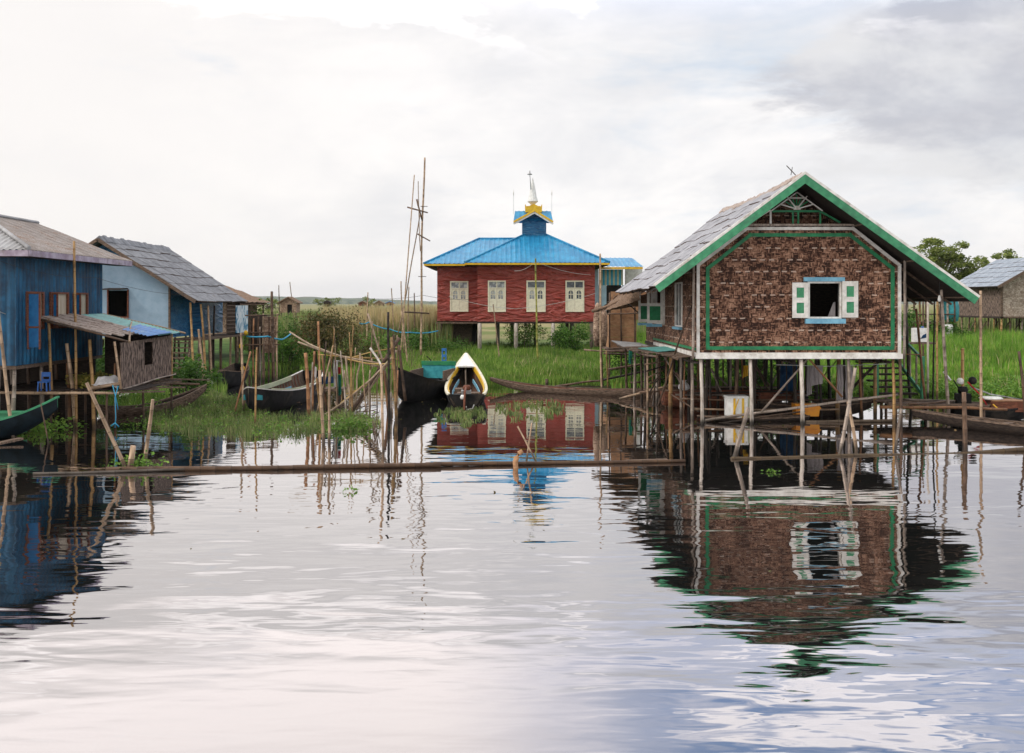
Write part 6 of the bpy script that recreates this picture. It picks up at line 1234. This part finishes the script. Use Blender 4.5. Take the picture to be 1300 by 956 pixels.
# bamboo rack
rk = thing('bamboo_rack', 'collapsed rack of crossed and curved bamboo poles in front of the teal boat', 'rack', (-4.7, 30.6, 0))
def rail(pts, r, mat, Y=30.6, dY=0): 
    n = len(pts); path = [P(px, py, Y+dY*i/(n-1)) for i, (px, py) in enumerate(pts)]
    sub = []
    for i in range(n-1): sub += [path[i].lerp(path[i+1], k/4) for k in range(4)]
    sub.append(path[-1]); sm_ = [sub[0]]+[(sub[i-1]+sub[i]*2+sub[i+1])/4 for i in range(1, len(sub)-1)]+[sub[-1]]
    o = MB().tube(sm_, [r*(1+.05*random.uniform(-1, 1)) for _ in sm_], 7).build('rail', M[mat], rk)
for pts, r, mt, dY in [([(367, 421), (392, 437), (430, 452), (487, 462)], .025, 'canep', .0), ([(378, 434), (410, 446), (450, 458), (490, 468)], .028, 'canep', .3), ([(404, 450), (450, 454), (505, 456)], .018, 'caneg', .5), ([(440, 456), (470, 447), (510, 440)], .018, 'caneg', .2), ([(441, 456), (468, 462), (500, 462)], .022, 'caneg', -.2), ([(449, 453), (478, 455), (490, 456)], .018, 'caneg', .4),
        ([(411, 527), (440, 508), (475, 478), (499, 452)], .026, 'canep', -.3), ([(432, 512), (455, 494), (485, 470)], .02, 'caneg', .1), ([(440, 500), (462, 492), (492, 460)], .018, 'caneg', .6), ([(507, 429), (490, 455), (468, 490), (447, 522)], .055, 'caned', 0), ([(503, 445), (489, 467), (470, 492), (452, 520)], .04, 'canep', .3),
        ([(439, 452), (441, 480), (447, 520)], .03, 'canep', 0), ([(457, 448), (457, 462), (453, 478), (453, 500), (450, 516)], .028, 'canep', .1), ([(472, 455), (473, 468)], .018, 'canep', 0), ([(470, 470), (468, 490), (469, 530)], .024, 'canep', -.1), ([(467, 398), (476, 428), (485, 455), (487, 470)], .030, 'canep', .0), ([(470, 442), (480, 456), (484, 464)], .035, 'canew', -.2), ([(437, 470), (442, 500), (455, 525)], .02, 'canep', .2), ([(425, 510), (433, 530)], .02, 'canep', .2)]:
    if 'canep' not in M:
        M['canep'] = plain('pale_cane', (.50, .39, .28), (.33, .24, .17), .7, 6, dirt=(.2, .14, .1)); M['caneg'] = plain('golden_cane', (.55, .38, .14), (.38, .24, .08), .65, 6); M['caned'] = plain('dark_cane', (.15, .095, .07), (.07, .045, .035), .8, 6); M['canew'] = plain('bleached_cane', (.66, .61, .56), (.45, .40, .36), .7, 6)
    rail(pts, r, mt, dY=dY)
for top, bot, r, mt in [((493, 396), (495, 532), .042, 'dark'), ((497, 428), (503, 534), .050, 'gold'), ((500, 425), (504, 528), .045, 'brown'), ((484, 462), (487, 572), .034, 'pale'), ((489, 470), (494, 522), .04, 'brown'), ((506, 438), (511, 480), .05, 'brown'), ((486, 464), (492, 525), .03, 'rust'), ((505, 470), (504, 530), .03, 'rust'), ((496, 498), (496, 528), .045, 'grey')]:
    wpole(None, top, bot, r, mt, parent=rk, name='post', cat=None, Y=(30.6 if bot[1] < 520 else None))
mb = MB(); R = random.Random(61); c = W(452, 524)
for k in range(26): a = c+V((R.gauss(0, .35), R.gauss(0, .3), R.uniform(0, .25))); mb.tube([a, a+V((R.uniform(-.5, .5), R.uniform(-.2, .2), R.uniform(-.15, .25)))], .012, 4)
mb.build('twigs', M['plank'], rk)
R = random.Random(71)
for k in range(16):
    px = R.uniform(396, 508); a = P(px, R.uniform(405, 470), 30.4+R.uniform(-.4, .6)); b = W(px+R.uniform(-9, 9), R.uniform(518, 532)); pole(b-V((0, 0, .4)), a, R.uniform(.014, .026), R.choice(['pale', 'pale', 'grey', 'gold', 'brown']), 'stick', rk)
# poles in the background
for lab, a, b, r, mt, Y in [('slender leaning bamboo far left of the tall mast', (526, 222), (510, 430), .035, 'pale', 52), ('slender bamboo leaning from the cross piece down to the left', (533, 272), (509, 405), .035, 'pale', 52.5), ('tall bamboo mast with cross pieces left of the red building', (539, 200), (535, 432), .06, 'pale', 54), ('thin rod beside the head of the tall mast', (531, 230), (533, 300), .025, 'pale', 53.6), ('golden green bamboo pole in front of the middle of the red building', (680, 328), (683, 456), .055, 'green_bamboo', 54), ('thin stick leaning in front of the white post of the red building', (626, 386), (634, 455), .035, 'pale', 54), ('pale stake right of the tangled bush', (510, 395), (516, 450), .05, 'pale', 50),
        ('thin tall pole above the tangled bush', (467, 371), (466, 430), .04, 'pale', 60), ('thin pole in the reeds, left of the leaning bamboos', (497, 366), (499, 410), .035, 'pale', 58), ('short stick in the reeds near the mast', (519, 364), (518, 430), .04, 'pale', 58), ('dark short pole in the reeds beside the mast', (526, 372), (527, 430), .04, 'brown', 59), ('thin pole crossing before the leaning bamboos', (509, 357), (512, 430), .04, 'pale', 56), ('thin stick beside the brown field hut', (368, 358), (373, 398), .05, 'pale', 100), ('thin stick left of the brown field hut', (354, 362), (355, 396), .05, 'brown', 95)]:
    o = st(lab, a, b, r, mt, Y, depth=.8)
ms = bpy.data.objects.new('x', None); bpy.data.objects.remove(ms)
mast = [o for o in bpy.data.objects if o.get('label', '').startswith('tall bamboo mast')][0]
def childpole(p, q, r, mat, name, par):
    o = pole(p, q, r, mat, name); mw = Matrix.LocRotScale(par.location, par.rotation_euler, None); lm = mw.inverted() @ Matrix.LocRotScale(o.location, o.rotation_euler, None)
    o.parent = par; o.location = lm.translation; o.rotation_euler = lm.to_euler()
for a, b, r in (((517, 263), (543, 270), .045), ((529, 253), (536, 280), .05), ((530, 297), (546, 306), .04), ((510, 396), (545, 398), .05), ((534, 262), (543, 262), .02), ((531, 351), (541, 351), .02)): childpole(P(*a, 53.9), P(*b, 53.9), r, 'brown', 'cross_piece', mast)
def cable(label, pts, r, mat, name='cable', sag=.25, cat='cable'):
    path = []
    for i in range(len(pts)-1):
        a, b = V(pts[i]), V(pts[i+1])
        path += [a.lerp(b, k/8)-V((0, 0, sag*4*(k/8)*(1-k/8))) for k in range(8)]
    path.append(V(pts[-1])); return tag(MB().tube(path, r, 5).build(name, M[mat]), label, cat)
cable('light blue hose strung from the thicket to the mast across the reeds', [P(456, 410, 54), P(468, 409, 54), P(495, 418, 54), P(520, 422, 54), P(556, 420, 56)], .035, 'rope', 'hose', .08, 'hose')
cable('light blue hose strung from the woven enclosure towards the tangled bush', [P(313, 427, 43.5), P(340, 427, 43.2), P(358, 431, 44), P(370, 423, 46)], .035, 'rope', 'hose', .03, 'hose')
cable('white cord from the left edge to the roof of the woven shed', [P(-12, 390, 25), P(44, 403, 26.6)], .008, 'cord', 'cord', .10, 'cord')
cable('thin dark wire crossing in front of the blue and light blue houses', [P(-12, 327, 24.5), P(120, 352, 28), P(246, 374, 40)], .006, 'wire', 'wire', .15, 'wire')
cable('thin wire from the mast towards the red building, upper', [P(470, 379, 70), P(538, 375, 56), P(600, 380, 60.2)], .010, 'wire', 'wire', .1, 'wire')
cable('thin cord from the golden pole to the front of the red building', [P(653, 344, 58), P(680, 332, 54), P(750, 349, 60)], .010, 'cord', 'cord', .15, 'cord')
cable('thin cord strung low before the red building', [P(570, 376, 60.4), P(655, 392, 60), P(757, 372, 60.5)], .012, 'cord', 'cord', .15, 'cord')
# yellow bits on the posts by the enclosure
for px, py, Y, lab in ((306, 438, 41.5, 'yellow plastic float hung on a post, upper one'), (308, 466, 41.5, 'yellow plastic float hung on a post, lower one'), (312, 421, 43.4, 'small yellow float on the enclosure post')): 
    c = P(px, py, Y); tag(MB().lathe(c-V((0, 0, .15)), [(.03, 0), (.08, .04), (.09, .14), (.04, .20)], 9).build('plastic_float', M['yellow']), lab, 'float')
# fine twigs and straws standing in the shallows by the rack and before the enclosure
for i, (px, py, hpx, Y) in enumerate([(474, 548, 26, 0), (479, 552, 20, 0), (521, 470, 40, 46), (455, 390, 26, 66), (444, 392, 24, 70), (300, 380, 24, 90)]):
    c = W(px, py) if Y == 0 else P(px, py, Y); mb = MB(); R = random.Random(i)
    if Y: c.z = float(gh(c.x, c.y))
    h_ = hpx/F*c.y
    for k in range(5): mb.tube([c+V((R.uniform(-.05, .05), 0, -.2)), c+V((R.uniform(-.3, .3)*h_, R.uniform(-.1, .1), h_*R.uniform(.7, 1.1)))], [.012, .006], 4)
    tag(mb.build('dry_stalks', M['plank']), ['dry twigs in the water in front of the bamboo rack, left of two', 'dry twigs in the water in front of the bamboo rack, right of two', 'dry stalks on the bank left of the teal boat', 'feathery dry stalks above the tangled bush, right of two', 'feathery dry stalks above the tangled bush, left of two', 'dry stalks beyond the thatched hut'][i], 'stalks', 'dry stalks')

# ============================================================ HAZE over the plain
hb = MB().box((-6500, -90, -2.5), (6500, 7200, 120)); m = bpy.data.materials.new('haze'); m.use_nodes = True; t = NT(m.node_tree)
pv = t.n('ShaderNodeVolumePrincipled', {'Color': (.94, .96, .99, 1), 'Density': .00008, 'Anisotropy': .2})
t.t.links.new(pv.outputs[0], t.n('ShaderNodeOutputMaterial').inputs['Volume']); tag(hb.build('haze', m), 'thin pale haze over the plain', 'haze', kind='stuff')
